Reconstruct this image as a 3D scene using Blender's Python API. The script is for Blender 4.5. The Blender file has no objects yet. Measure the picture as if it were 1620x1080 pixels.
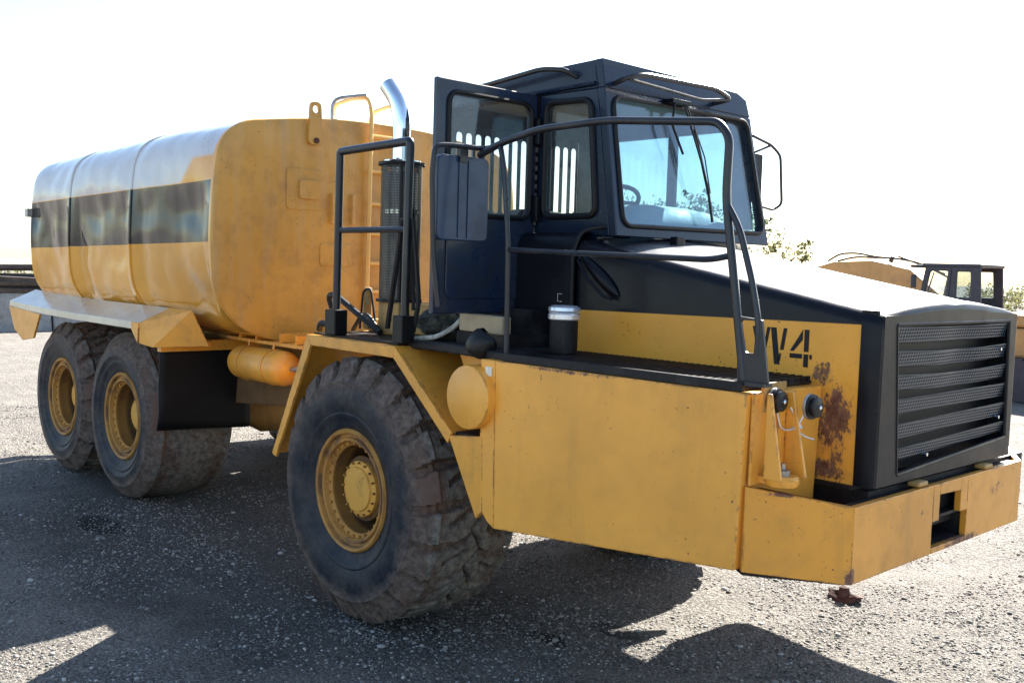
import bpy, math, random
import numpy as np
from mathutils import Vector, Matrix, noise
random.seed(7); rng = np.random.default_rng(7)
S = bpy.context.scene; COL = S.collection
R = math.radians
# ---------------------------------------------------------------- camera
cd = bpy.data.cameras.new('camera'); cam = bpy.data.objects.new('camera', cd); COL.objects.link(cam); S.camera = cam
cd.sensor_width = 36; cd.lens = 35.56; cd.clip_start = .05; cd.clip_end = 3000
yaw = R(90 + 47.02); pit = R(-4.17); rol = R(1.72)
fw = Vector((math.cos(yaw)*math.cos(pit), math.sin(yaw)*math.cos(pit), math.sin(pit)))
r0 = Vector((math.sin(yaw), -math.cos(yaw), 0)); u0 = r0.cross(fw)
rt = r0*math.cos(rol) + u0*math.sin(rol); up = u0*math.cos(rol) - r0*math.sin(rol)
m = Matrix((rt, up, -fw)).transposed().to_4x4(); m.translation = Vector((4.84, -4.72, 2.15)); cam.matrix_world = m
# ---------------------------------------------------------------- sky, sun, exposure
SUN = Vector((-.35, 1.32, 1.0)).normalized()
W = bpy.data.worlds.new('World'); S.world = W; W.use_nodes = True
wn = W.node_tree.nodes; wn.clear()
sk = wn.new('ShaderNodeTexSky'); sk.sky_type = 'NISHITA'; sk.sun_disc = False
sk.sun_elevation = math.asin(SUN.z); sk.sun_rotation = math.atan2(SUN.x, SUN.y) % (2*math.pi)
sk.air_density = 1.0; sk.dust_density = .8; sk.ozone_density = 1.5
bg = wn.new('ShaderNodeBackground'); bg.inputs[1].default_value = .066
wo = wn.new('ShaderNodeOutputWorld')
W.node_tree.links.new(sk.outputs[0], bg.inputs[0]); W.node_tree.links.new(bg.outputs[0], wo.inputs[0])
sl = bpy.data.lights.new('sun', 'SUN'); sl.energy = 5.0; sl.angle = R(.5); sl.color = (1, .95, .87)
so = bpy.data.objects.new('sun', sl); COL.objects.link(so); so.rotation_euler = (-SUN).to_track_quat('-Z', 'Y').to_euler(); so.location = (0, 0, 30)
S.render.engine = 'CYCLES'
vs = S.view_settings; vs.view_transform = 'Standard'; vs.look = 'None'; vs.gamma = 1; vs.use_curve_mapping = False; vs.exposure = 2.25
S.cycles.max_bounces = 8; S.cycles.transparent_max_bounces = 16

# ================================================================ materials
def newmat(name):
    M = bpy.data.materials.new(name); M.use_nodes = True; nt = M.node_tree
    return M, nt, nt.nodes['Principled BSDF']
class N:
    """small node helper"""
    def __init__(s, nt):
        s.nt = nt; s.tc = nt.nodes.new('ShaderNodeTexCoord'); s.co = s.tc.outputs['Object']
    def link(s, a, b): s.nt.links.new(a, b)
    def noise(s, scale, detail=5, rough=.6, vec=None, stretch=None):
        n = s.nt.nodes.new('ShaderNodeTexNoise'); n.inputs['Scale'].default_value = scale
        n.inputs['Detail'].default_value = detail; n.inputs['Roughness'].default_value = rough
        v = vec or s.co
        if stretch:
            mp = s.nt.nodes.new('ShaderNodeMapping'); mp.inputs['Scale'].default_value = stretch; s.link(v, mp.inputs[0]); v = mp.outputs[0]
        s.link(v, n.inputs['Vector']); return n.outputs['Fac']
    def voro(s, scale, feat='F1', vec=None, rand=1.0):
        n = s.nt.nodes.new('ShaderNodeTexVoronoi'); n.feature = feat; n.inputs['Scale'].default_value = scale; n.inputs['Randomness'].default_value = rand
        s.link(vec or s.co, n.inputs['Vector']); return n.outputs
    def ramp(s, f, a, b, va=0., vb=1.):
        n = s.nt.nodes.new('ShaderNodeMapRange'); s.link(f, n.inputs[0])
        n.inputs[1].default_value = a; n.inputs[2].default_value = b; n.inputs[3].default_value = va; n.inputs[4].default_value = vb
        n.interpolation_type = 'SMOOTHSTEP' if (va, vb) in ((0., 1.), (1., 0.)) else 'LINEAR'
        return n.outputs[0]
    def math(s, op, a, b=None, c=None):
        n = s.nt.nodes.new('ShaderNodeMath'); n.operation = op
        for i, v in enumerate((a, b, c)):
            if v is None: continue
            if isinstance(v, (int, float)): n.inputs[i].default_value = v
            else: s.link(v, n.inputs[i])
        return n.outputs[0]
    def mix(s, f, a, b):
        n = s.nt.nodes.new('ShaderNodeMix'); n.data_type = 'RGBA'
        for sock, v in ((n.inputs[0], f), (n.inputs[6], a), (n.inputs[7], b)):
            if isinstance(v, (int, float)): sock.default_value = v
            elif isinstance(v, tuple): sock.default_value = (*v, 1)
            else: s.link(v, sock)
        return n.outputs[2]
    def xyz(s):
        n = s.nt.nodes.new('ShaderNodeSeparateXYZ'); s.link(s.co, n.inputs[0]); return n.outputs
    def bump(s, h, strength, dist, bs, prev=None):
        n = s.nt.nodes.new('ShaderNodeBump'); n.inputs['Strength'].default_value = strength; n.inputs['Distance'].default_value = dist
        s.link(h, n.inputs['Height'])
        if prev is not None: s.link(prev, n.inputs['Normal'])
        s.link(n.outputs[0], bs.inputs['Normal']); return n.outputs[0]
def blob(n, c, rad):
    """mask: 1 at centre c falling to 0 at ellipsoid radius rad"""
    mp = n.nt.nodes.new('ShaderNodeMapping'); mp.vector_type = 'POINT'
    mp.inputs['Scale'].default_value = tuple(1/r for r in rad); mp.inputs['Location'].default_value = tuple(-a/r for a, r in zip(c, rad))
    n.link(n.co, mp.inputs[0])
    ln = n.nt.nodes.new('ShaderNodeVectorMath'); ln.operation = 'LENGTH'; n.link(mp.outputs[0], ln.inputs[0])
    return n.ramp(ln.outputs['Value'], 0., 1., 1., 0.)
def paint(name, col, rough=.38, coat=.25, dirt=.35, specks=.0, dirtcol=(.16, .10, .05), rust=(), wob=.0, wobs=3., extra=None, metal=0., wash=0., cr=.08, spec=.5, edge=False, scratch=0.):
    M, nt, bs = newmat(name); n = N(nt)
    big = n.noise(1.3, 4, .55); fine = n.noise(38, 4, .7); mid = n.noise(7, 6, .65)
    c = n.mix(n.ramp(big, .3, .7), tuple(v*.86 for v in col), tuple(min(1, v*1.1) for v in col))
    c = extra(n, c) if extra else c
    streak = n.noise(2.2, 5, .7, stretch=(3.5, 3.5, .35))
    if wash: c = n.mix(n.ramp(streak, .45, .8, 0., wash), c, (.55, .47, .34))
    c = n.mix(n.ramp(mid, .48, .78, 0., dirt), c, dirtcol)
    c = n.mix(n.ramp(streak, .55, .75, 0., dirt*.7), c, dirtcol)
    rgh = n.ramp(mid, .3, .8, rough*.75, min(1, rough*1.5))
    if specks:
        sp = n.noise(55, 3, .6); gate = n.noise(4.5, 3, .6)
        k = n.math('MULTIPLY', n.ramp(sp, .66, .70), n.ramp(gate, .5 - specks*.12, .62))
        c = n.mix(k, c, (.07, .03, .018)); rgh = n.math('MAXIMUM', rgh, n.math('MULTIPLY', k, .8))
    if scratch:
        s1 = n.noise(14, 3, .6, stretch=(.8, .8, 22)); s2 = n.noise(14, 3, .6, stretch=(20, 20, .9)); gt = n.ramp(n.noise(2.3, 3, .6), .5, .68)
        k = n.math('MULTIPLY', n.math('MAXIMUM', n.ramp(s1, .70, .74), n.ramp(s2, .72, .76)), gt)
        c = n.mix(n.math('MULTIPLY', k, scratch), c, (.20, .12, .06))
    if edge:
        bv = nt.nodes.new('ShaderNodeBevel'); bv.samples = 4; bv.inputs['Radius'].default_value = .012
        ge = nt.nodes.new('ShaderNodeNewGeometry'); dt = nt.nodes.new('ShaderNodeVectorMath'); dt.operation = 'DOT_PRODUCT'
        n.link(bv.outputs[0], dt.inputs[0]); n.link(ge.outputs['Normal'], dt.inputs[1])
        k = n.math('MULTIPLY', n.ramp(dt.outputs['Value'], .995, .93), n.ramp(n.noise(11, 5, .75), .48, .58))
        c = n.mix(k, c, (.10, .05, .03)); rgh = n.math('MAXIMUM', rgh, n.math('MULTIPLY', k, .8))
    for (cc, rr, thr) in rust:
        b = blob(n, cc, rr); nz = n.math('ADD', n.math('MULTIPLY', n.noise(26, 8, .85, stretch=(1, 1, .55)), .8), n.math('MULTIPLY', n.noise(60, 3, .6), .22))
        nz = n.math('MULTIPLY_ADD', n.math('SUBTRACT', nz, .51), 3.2, .5)
        k = n.ramp(n.math('ADD', n.math('MULTIPLY', b, .72), n.math('MULTIPLY', nz, .62)), thr, thr+.05)
        halo = n.ramp(n.math('ADD', n.math('MULTIPLY', b, .72), n.math('MULTIPLY', n.noise(7, 5, .7), .5)), thr-.18, thr+.15, 0., .45)
        c = n.mix(n.math('MINIMUM', halo, .45), c, (.30, .15, .07))
        rc = n.mix(n.ramp(n.noise(30, 4, .7), .35, .65), (.13, .055, .035), (.26, .13, .075))
        c = n.mix(k, c, rc); rgh = n.math('MAXIMUM', rgh, n.math('MULTIPLY', k, .85))
    nt.links.new(c, bs.inputs['Base Color']); nt.links.new(rgh, bs.inputs['Roughness'])
    bs.inputs['Specular IOR Level'].default_value = spec; bs.inputs['Coat Weight'].default_value = coat; bs.inputs['Coat Roughness'].default_value = cr; bs.inputs['Metallic'].default_value = metal
    h = n.bump(fine, .12, .002, bs)
    if wob: h = n.bump(n.noise(wobs, 3, .5), 1.0, wob, bs, h)
    return M
YEL = (.82, .36, .045)
def tank_extra(n, c):
    x, y, z = n.xyz()
    zz = n.math('ADD', z, n.math('MULTIPLY', n.math('ADD', x, 1.8), -.018))
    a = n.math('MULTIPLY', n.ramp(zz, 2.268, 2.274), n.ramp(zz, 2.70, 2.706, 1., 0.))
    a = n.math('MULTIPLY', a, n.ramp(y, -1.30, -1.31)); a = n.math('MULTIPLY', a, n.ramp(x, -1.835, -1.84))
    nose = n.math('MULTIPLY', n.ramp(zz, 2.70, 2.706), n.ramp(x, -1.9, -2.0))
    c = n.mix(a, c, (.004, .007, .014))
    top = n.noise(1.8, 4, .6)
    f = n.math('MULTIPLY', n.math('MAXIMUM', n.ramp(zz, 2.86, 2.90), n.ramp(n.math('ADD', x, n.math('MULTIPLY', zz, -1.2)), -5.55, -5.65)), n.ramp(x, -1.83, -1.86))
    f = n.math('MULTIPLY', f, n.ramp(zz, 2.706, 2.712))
    return n.mix(f, c, n.mix(n.ramp(top, .3, .7), (.56, .53, .51), (.62, .59, .57)))  # upper tank turned pale: sun and sky glare put into the paint colour
def top_glare(n, c):
    # pale sky glare painted onto upward-facing metal in front of the cab
    ge = n.nt.nodes.new('ShaderNodeNewGeometry'); sp = n.nt.nodes.new('ShaderNodeSeparateXYZ'); n.link(ge.outputs['Normal'], sp.inputs[0]); x, y, z = n.xyz()
    k = n.math('MULTIPLY', n.ramp(sp.outputs[2], .90, .985), n.ramp(n.math('ADD', x, n.math('MULTIPLY', n.noise(3, 4, .6), .3)), 1.50, 1.85))
    k = n.math('MULTIPLY', k, n.ramp(n.noise(6, 5, .7), .2, .7, .55, .85))
    return n.mix(k, c, (.46, .45, .44))
def hood_extra(n, c):
    x, y, z = n.xyz()
    c = n.mix(n.ramp(n.math('ADD', z, n.math('MULTIPLY', x, -.012)), 1.925, 1.930), c, (.005, .006, .010))
    return top_glare(n, c)
mY = paint('yellow_paint', YEL, specks=.5, coat=.12, edge=True)
mYbox = paint('yellow_box_paint', (.86, .385, .055), specks=.35, dirt=.16, coat=.12, wob=.005, wobs=1.6, edge=True, scratch=.5, rust=(((1.9, -1.45, .90), (1.0, .2, .09), .96), ((1.7, -1.45, 1.69), (.9, .2, .03), .96)))
mYbump = paint('yellow_bumper_paint', (.72, .31, .035), specks=.9, dirt=.3, coat=.1, edge=True, scratch=.8, rust=(((2.9, -.1, .97), (.2, .45, .07), .80), ((2.9, .25, 1.16), (.2, .35, .14), 1.02), ((2.93, -1.1, .98), (.06, .06, .10), .72), ((2.9, -.5, 1.16), (.2, .2, .1), 1.08), ((2.75, -1.3, 1.31), (.3, .4, .035), .9)))
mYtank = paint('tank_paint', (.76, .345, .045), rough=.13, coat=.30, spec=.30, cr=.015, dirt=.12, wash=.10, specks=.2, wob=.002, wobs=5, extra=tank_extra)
mYface = paint('tank_face_paint', (.63, .315, .055), rough=.40, coat=.1, spec=.35, dirt=.45, specks=.3, dirtcol=(.22, .11, .04), wash=.35)
mYdirty = paint('dirty_yellow_paint', (.45, .26, .075), rough=.6, coat=0, dirt=.7, specks=.9, dirtcol=(.12, .07, .04))
mBeige = paint('dirty_cream_paint', (.42, .32, .20), rough=.6, coat=0, dirt=.6, specks=.6)
mHood = paint('hood_paint', (.86, .385, .055), specks=1.0, dirt=.05, coat=.10, spec=.16, scratch=.5, rough=.3, cr=.12, extra=hood_extra,
    rust=(((2.70, -.88, 1.56), (.19, .2, .33), .80), ((2.62, -.88, 1.34), (.36, .2, .11), .80), ((2.64, -.88, 1.74), (.14, .2, .14), .90), ((2.72, -.88, 1.40), (.10, .2, .12), .92)))
mBrownB = paint('muddy_brown_paint', (.16, .09, .04), rough=.8, coat=0, spec=.2, dirt=.8, dirtcol=(.08, .05, .035))
mBlk = paint('black_paint', (.005, .006, .010), rough=.34, coat=.0, spec=.22, dirt=.03, scratch=.3, dirtcol=(.10, .09, .08))
mNavy = paint('cab_paint', (.006, .014, .034), rough=.28, coat=.15, spec=.28, dirt=.04, dirtcol=(.09, .09, .09))
mBlkD = paint('dusty_black_paint', (.010, .010, .012), rough=.5, coat=0., spec=.25, dirt=.4, dirtcol=(.09, .08, .07), specks=.6)
mBlue = paint('mirror_back_paint', (.016, .040, .09), rough=.35, coat=.2, spec=.35, dirt=.7, dirtcol=(.012, .014, .02), scratch=.4)
mDoor = paint('door_paint', (.008, .020, .048), rough=.3, coat=.2, spec=.35, dirt=.9, dirtcol=(.022, .021, .02), specks=1., scratch=.5, wash=.06)
mRail = paint('rail_paint', (.014, .016, .021), rough=.35, coat=.1, spec=.4, dirt=.2, dirtcol=(.12, .10, .09))
mInt = paint('interior_grey', (.42, .42, .38), rough=.7, coat=0, dirt=.1)
mSeat = paint('seat_fabric', (.05, .05, .055), rough=.9, coat=0, dirt=.2)
def simple(name, col, rough=.5, metal=0., bump=0., bs_scale=60, var=.25, coat=0.):
    M, nt, bs = newmat(name); n = N(nt); f = n.noise(bs_scale*.2, 5, .7)
    c = n.mix(n.ramp(f, .3, .7), tuple(v*(1-var) for v in col), tuple(min(1, v*(1+var)) for v in col))
    nt.links.new(c, bs.inputs['Base Color']); bs.inputs['Roughness'].default_value = rough; bs.inputs['Metallic'].default_value = metal
    if max(col) < .04: bs.inputs['Specular IOR Level'].default_value = .25
    bs.inputs['Coat Weight'].default_value = coat
    if bump: n.bump(n.noise(bs_scale, 5, .7), .8, bump, bs)
    return M
mChrome = simple('chrome', (.78, .8, .82), .08, 1.0, var=.05)
mSteel = simple('worn_steel', (.35, .34, .33), .4, .8, .001)
mGlassBlack = simple('rubber_seal', (.008, .008, .009), .45)
mFlap = simple('rubber_flap', (.006, .006, .007), .55, 0, .004, 9, .3)
mHose = simple('black_hose', (.02, .02, .022), .5)
mConc = paint('grey_concrete', (.27, .27, .27), rough=.95, coat=0, spec=.2, dirt=.8, dirtcol=(.10, .095, .09), wash=.4, wob=.03, wobs=4)
mWood = simple('dark_weathered_wood', (.06, .045, .038), .9, 0, .02, 14, .5)
mRustS = simple('rusty_scrap', (.09, .035, .025), .85, 0, .004, 60, .5)
mGrime = simple('grimy_cloth', (.05, .052, .045), .95, 0, .01, 50, .9)
mRope = simple('pale_worn_edge', (.40, .38, .33), .8, 0, .003, 80, .6)
mBag = simple('black_rubber', (.012, .012, .013), .3, 0, .004, 20, .4)
mExc = paint('excavator_orange', (.55, .27, .08), dirt=.4)
mExcD = simple('excavator_dark', (.03, .03, .045), .5)
mLad = paint('ladder_paint', (.85, .50, .14), dirt=.2, coat=0)
mLabel = simple('white_sticker', (.75, .72, .6), .6)
mWire = simple('galvanised_wire', (.6, .55, .5), .4, .6)
mBlueW = simple('white_hub_disc', (.55, .55, .56), .6)
def glass(name, tint, refl=1.0, rough=0.0, ior=1.5, dirt=.06):
    M, nt, bs = newmat(name); nt.nodes.remove(bs); n = N(nt)
    out = nt.nodes['Material Output']
    t = nt.nodes.new('ShaderNodeBsdfTransparent'); t.inputs[0].default_value = (*tint, 1)
    g = nt.nodes.new('ShaderNodeBsdfGlossy'); g.inputs['Roughness'].default_value = rough; g.inputs[0].default_value = (refl, refl, refl, 1)
    fr = nt.nodes.new('ShaderNodeFresnel'); fr.inputs[0].default_value = ior
    ge = nt.nodes.new('ShaderNodeNewGeometry'); n.link(n.math('ADD', n.math('MULTIPLY', ge.outputs['Backfacing'], 1/ior-ior), ior), fr.inputs[0])
    d = nt.nodes.new('ShaderNodeBsdfDiffuse'); d.inputs[0].default_value = (.5, .5, .5, 1)
    m1 = nt.nodes.new('ShaderNodeMixShader'); nt.links.new(fr.outputs[0], m1.inputs[0]); nt.links.new(t.outputs[0], m1.inputs[1]); nt.links.new(g.outputs[0], m1.inputs[2])
    m2 = nt.nodes.new('ShaderNodeMixShader'); nt.links.new(n.ramp(n.noise(5, 5, .7), .4, .8, dirt*.4, dirt*2), m2.inputs[0])
    nt.links.new(m1.outputs[0], m2.inputs[1]); nt.links.new(d.outputs[0], m2.inputs[2]); nt.links.new(m2.outputs[0], out.inputs[0])
    return M
mWS = glass('blue_tinted_glass', (.60, .80, .90), 1., 0, 1.6, .06)
mWin = glass('window_glass', (.72, .76, .76), 1., 0, 1.5, .06)
mMirG = simple('mirror_glass', (.5, .6, .65), .05, 1.0, var=.02)
def perforated(name, scale, col, hole=.33):
    M, nt, bs = newmat(name); n = N(nt); out = nt.nodes['Material Output']
    mp = nt.nodes.new('ShaderNodeMapping'); mp.inputs['Rotation'].default_value = (0, 0, 0); n.link(n.co, mp.inputs[0])
    v = n.voro(scale, rand=0.0, vec=mp.outputs[0])['Distance']
    # 2-D hole lattice from sines on the two in-plane coordinates (uv)
    uv = nt.nodes.new('ShaderNodeUVMap'); sp = nt.nodes.new('ShaderNodeSeparateXYZ'); n.link(uv.outputs[0], sp.inputs[0])
    a = n.math('SINE', n.math('MULTIPLY', n.math('ADD', sp.outputs[0], sp.outputs[1]), scale)); b = n.math('SINE', n.math('MULTIPLY', n.math('SUBTRACT', sp.outputs[0], sp.outputs[1]), scale))
    h = n.math('MULTIPLY', a, b)
    k = n.ramp(h, hole-.08, hole+.08)
    bs.inputs['Base Color'].default_value = (*col, 1); bs.inputs['Roughness'].default_value = .3; bs.inputs['Metallic'].default_value = .3
    t = nt.nodes.new('ShaderNodeBsdfTransparent'); mx = nt.nodes.new('ShaderNodeMixShader')
    n.link(k, mx.inputs[0]); n.link(bs.outputs[0], mx.inputs[1]); n.link(t.outputs[0], mx.inputs[2]); n.link(mx.outputs[0], out.inputs[0])
    nt.nodes.remove(v.node) if hasattr(v, 'node') else None
    return M
mPerf = perforated('perforated_grille_sheet', 225, (.06, .08, .11), .04)
mPerfX = perforated('perforated_guard_sheet', 330, (.03, .032, .035), .25)
def tyre_mat(name, Rt, brown=1.0):
    M, nt, bs = newmat(name); n = N(nt); x, y, z = n.xyz()
    r = n.math('SQRT', n.math('ADD', n.math('MULTIPLY', x, x), n.math('MULTIPLY', z, z)))
    nz = n.noise(6, 6, .7); n2 = n.noise(26, 5, .7); n3 = n.noise(2.0, 4, .6)
    rr = n.math('ADD', r, n.math('MULTIPLY', n.math('SUBTRACT', nz, .5), .16))
    side = n.mix(n.ramp(n2, .3, .7), (.009, .012, .020), (.026, .030, .040))
    side = n.mix(n.ramp(nz, .42, .7, 0., .6), side, (.085, .072, .062))
    outer = n.mix(n.ramp(n2, .35, .65), (.08, .058, .047), (.17, .125, .10))
    tread = n.mix(n.ramp(n2, .3, .7), (.075, .068, .06), (.21, .19, .165))
    c = n.mix(n.ramp(rr, Rt*.72, Rt*.84, 0., .9*brown), side, outer)
    c = n.mix(n.ramp(rr, Rt*.965, Rt*1.0), c, tread)
    red = n.math('MULTIPLY', n.ramp(n3, .52, .62), n.ramp(rr, Rt*.82, Rt*.9)); red = n.math('MULTIPLY', red, n.ramp(y, -.2, -.25, 0., .8))
    c = n.mix(red, c, (.13, .075, .055))
    nt.links.new(c, bs.inputs['Base Color']); nt.links.new(n.ramp(rr, Rt*.7, Rt*.95, .5, .9), bs.inputs['Roughness']); bs.inputs['Specular IOR Level'].default_value = .22
    n.bump(n2, .6, .006, bs, n.bump(n.noise(90, 4, .7), .5, .003, bs))
    return M
def rim_extra(n, c):
    x, y, z = n.xyz(); rr = n.math('SQRT', n.math('ADD', n.math('MULTIPLY', x, x), n.math('MULTIPLY', z, z)))
    q = n.math('MULTIPLY', n.ramp(y, -.285, -.25), n.ramp(rr, .262, .252))
    q = n.math('MULTIPLY', q, n.ramp(n.noise(5, 5, .7), .25, .6, .7, 1.0))
    c = n.mix(q, c, (.075, .04, .02))  # shade of the deep dish painted into the colour, along with brown dirt
    g = n.math('MULTIPLY', n.ramp(rr, .285, .292), n.ramp(rr, .345, .325)); g = n.math('MULTIPLY', g, n.ramp(n.noise(4, 5, .7), .4, .6))
    return n.mix(n.math('MULTIPLY', g, .8), c, (.12, .07, .05))
mRim = paint('rim_paint', (.46, .22, .05), rough=.6, coat=0, spec=.25, dirt=1.0, dirtcol=(.15, .07, .035), specks=1., extra=rim_extra)
mHub = paint('hub_paint', (.66, .33, .06), rough=.55, coat=0, spec=.3, dirt=.55, dirtcol=(.16, .08, .04), specks=.8)
# ================================================================ mesh helpers
class MB:
    def __init__(s): s.v = []; s.f = []; s.uv = None
    def add(s, vs, fs):
        o = len(s.v); s.v += [tuple(v) for v in vs]; s.f += [tuple(i+o for i in f) for f in fs]; return s
    def box(s, x0, x1, y0, y1, z0, z1):
        v = [(x, y, z) for x in (x0, x1) for y in (y0, y1) for z in (z0, z1)]
        return s.add(v, [(0, 1, 3, 2), (4, 6, 7, 5), (0, 4, 5, 1), (2, 3, 7, 6), (0, 2, 6, 4), (1, 5, 7, 3)])
    def prism(s, pts, f0, f1):
        """solid between the polygon mapped by f0 and by f1"""
        n = len(pts); v = [f0(*p) for p in pts] + [f1(*p) for p in pts]
        fs = [tuple(range(n))[::-1], tuple(range(n, 2*n))] + [(i, (i+1) % n, n+(i+1) % n, n+i) for i in range(n)]
        return s.add(v, fs)
    def ring(s, outer, inner, f0, f1):
        n = len(outer); v = [f0(*p) for p in outer] + [f0(*p) for p in inner] + [f1(*p) for p in outer] + [f1(*p) for p in inner]
        fs = []
        for i in range(n):
            j = (i+1) % n
            fs += [(i, j, n+j, n+i), (2*n+i, 3*n+i, 3*n+j, 2*n+j), (i, 2*n+i, 2*n+j, j), (n+i, n+j, 3*n+j, 3*n+i)]
        return s.add(v, fs)
    def tube(s, path, r, n=8, closed=False, fil=0., rr=None):
        P = [Vector(p) for p in path]
        if fil: P = fillet(P, fil, closed)
        m = len(P); T = []
        for i in range(m):
            a = P[(i-1) % m] if (closed or i) else P[0]; b = P[(i+1) % m] if (closed or i < m-1) else P[-1]
            T.append((b-a).normalized())
        nrm = T[0].orthogonal().normalized(); vs = []
        for i in range(m):
            if i:
                q = T[i-1].rotation_difference(T[i]); nrm = (q @ nrm)
            nrm = (nrm - T[i]*nrm.dot(T[i])).normalized(); bn = T[i].cross(nrm)
            rad = rr[i] if rr else r
            for k in range(n):
                a = 2*math.pi*k/n; vs.append(P[i] + (nrm*math.cos(a) + bn*math.sin(a))*rad)
        fs = []
        for i in range(m if closed else m-1):
            for k in range(n):
                a = i*n+k; b = i*n+(k+1) % n; c = ((i+1) % m)*n+(k+1) % n; d = ((i+1) % m)*n+k; fs.append((a, b, c, d))
        if not closed: fs += [tuple(range(n))[::-1], tuple(range((m-1)*n, m*n))]
        return s.add(vs, fs)
    def lathe(s, prof, c=(0, 0, 0), axis='z', n=32, cap=True):
        """prof: (radius, height along axis)"""
        vs = []
        for (r, h) in prof:
            for k in range(n):
                a = 2*math.pi*k/n; ca, sa = r*math.cos(a), r*math.sin(a)
                p = {'z': (ca, sa, h), 'y': (ca, h, sa), 'x': (h, ca, sa)}[axis]
                vs.append((p[0]+c[0], p[1]+c[1], p[2]+c[2]))
        fs = [(i*n+k, i*n+(k+1) % n, (i+1)*n+(k+1) % n, (i+1)*n+k) for i in range(len(prof)-1) for k in range(n)]
        if cap: fs += [tuple(range(n))[::-1], tuple(range((len(prof)-1)*n, len(prof)*n))]
        return s.add(vs, fs)
    def grid(s, rows, close_u=False):
        n = len(rows[0]); vs = [p for r in rows for p in r]
        fs = [(i*n+k, i*n+(k+1) % n, (i+1)*n+(k+1) % n, (i+1)*n+k) for i in range(len(rows)-1) for k in range(n if close_u else n-1)]
        return s.add(vs, fs)
    def build(s, name, mat, parent=None, smooth=False, bevel=0., origin=None, fix=True):
        me = bpy.data.meshes.new(name)
        v = s.v if origin is None else [tuple(Vector(p)-Vector(origin)) for p in s.v]
        me.from_pydata(v, [], s.f)
        if fix:
            import bmesh
            b = bmesh.new(); b.from_mesh(me); bmesh.ops.recalc_face_normals(b, faces=b.faces); b.to_mesh(me); b.free()
        me.materials.append(mat)
        if smooth:
            me.polygons.foreach_set('use_smooth', [True]*len(me.polygons))
            if smooth != 'all': me.set_sharp_from_angle(angle=R(38))
        o = bpy.data.objects.new(name, me); COL.objects.link(o)
        if origin is not None: o.location = origin
        if bevel:
            bm_ = o.modifiers.new('bevel', 'BEVEL'); bm_.width = bevel; bm_.segments = 2; bm_.limit_method = 'ANGLE'; bm_.angle_limit = R(35)
        if parent: setparent(o, parent)
        return o
def world(o):
    if o.parent is None: return Matrix.LocRotScale(o.location, o.rotation_euler, o.scale)
    return world(o.parent) @ o.matrix_parent_inverse @ Matrix.LocRotScale(o.location, o.rotation_euler, o.scale)
def setparent(o, p):
    o.parent = p; o.matrix_parent_inverse = world(p).inverted()
def fillet(P, r, closed=False, n=5):
    out = []; m = len(P)
    for i in range(m):
        if not closed and i in (0, m-1): out.append(P[i]); continue
        a, b, c = P[(i-1) % m], P[i], P[(i+1) % m]; u = a-b; w = c-b; lu, lw = u.length, w.length; u.normalize(); w.normalize()
        d = min(r, lu*.45, lw*.45); p0 = b+u*d; p1 = b+w*d
        for k in range(n+1):
            t = k/n; out.append(p0*(1-t)**2 + b*2*t*(1-t) + p1*t*t)
    return out
def rpoly(pts, r, n=5):
    return [(v.x, v.y) for v in fillet([Vector((a, b, 0)) for a, b in pts], r, True, n)]
def rect(a0, a1, b0, b1): return [(a0, b0), (a1, b0), (a1, b1), (a0, b1)]
PX = lambda x: (lambda a, b: (x, a, b))
PY = lambda y: (lambda a, b: (a, y, b))
PZ = lambda z: (lambda a, b: (a, b, z))
def thing(name, label, cat, loc=(0, 0, 0), group=None):
    o = bpy.data.objects.new(name, None); COL.objects.link(o); o.location = loc; o.empty_display_size = .2
    return tag(o, label, cat, group)
def tag(o, label=None, cat=None, group=None, kind=None):
    if label: o['label'] = label
    if cat: o['category'] = cat
    if group: o['group'] = group
    if kind: o['kind'] = kind
    return o
def sstep(a, b, x): t = min(1, max(0, (x-a)/(b-a))); return t*t*(3-2*t)
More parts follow.
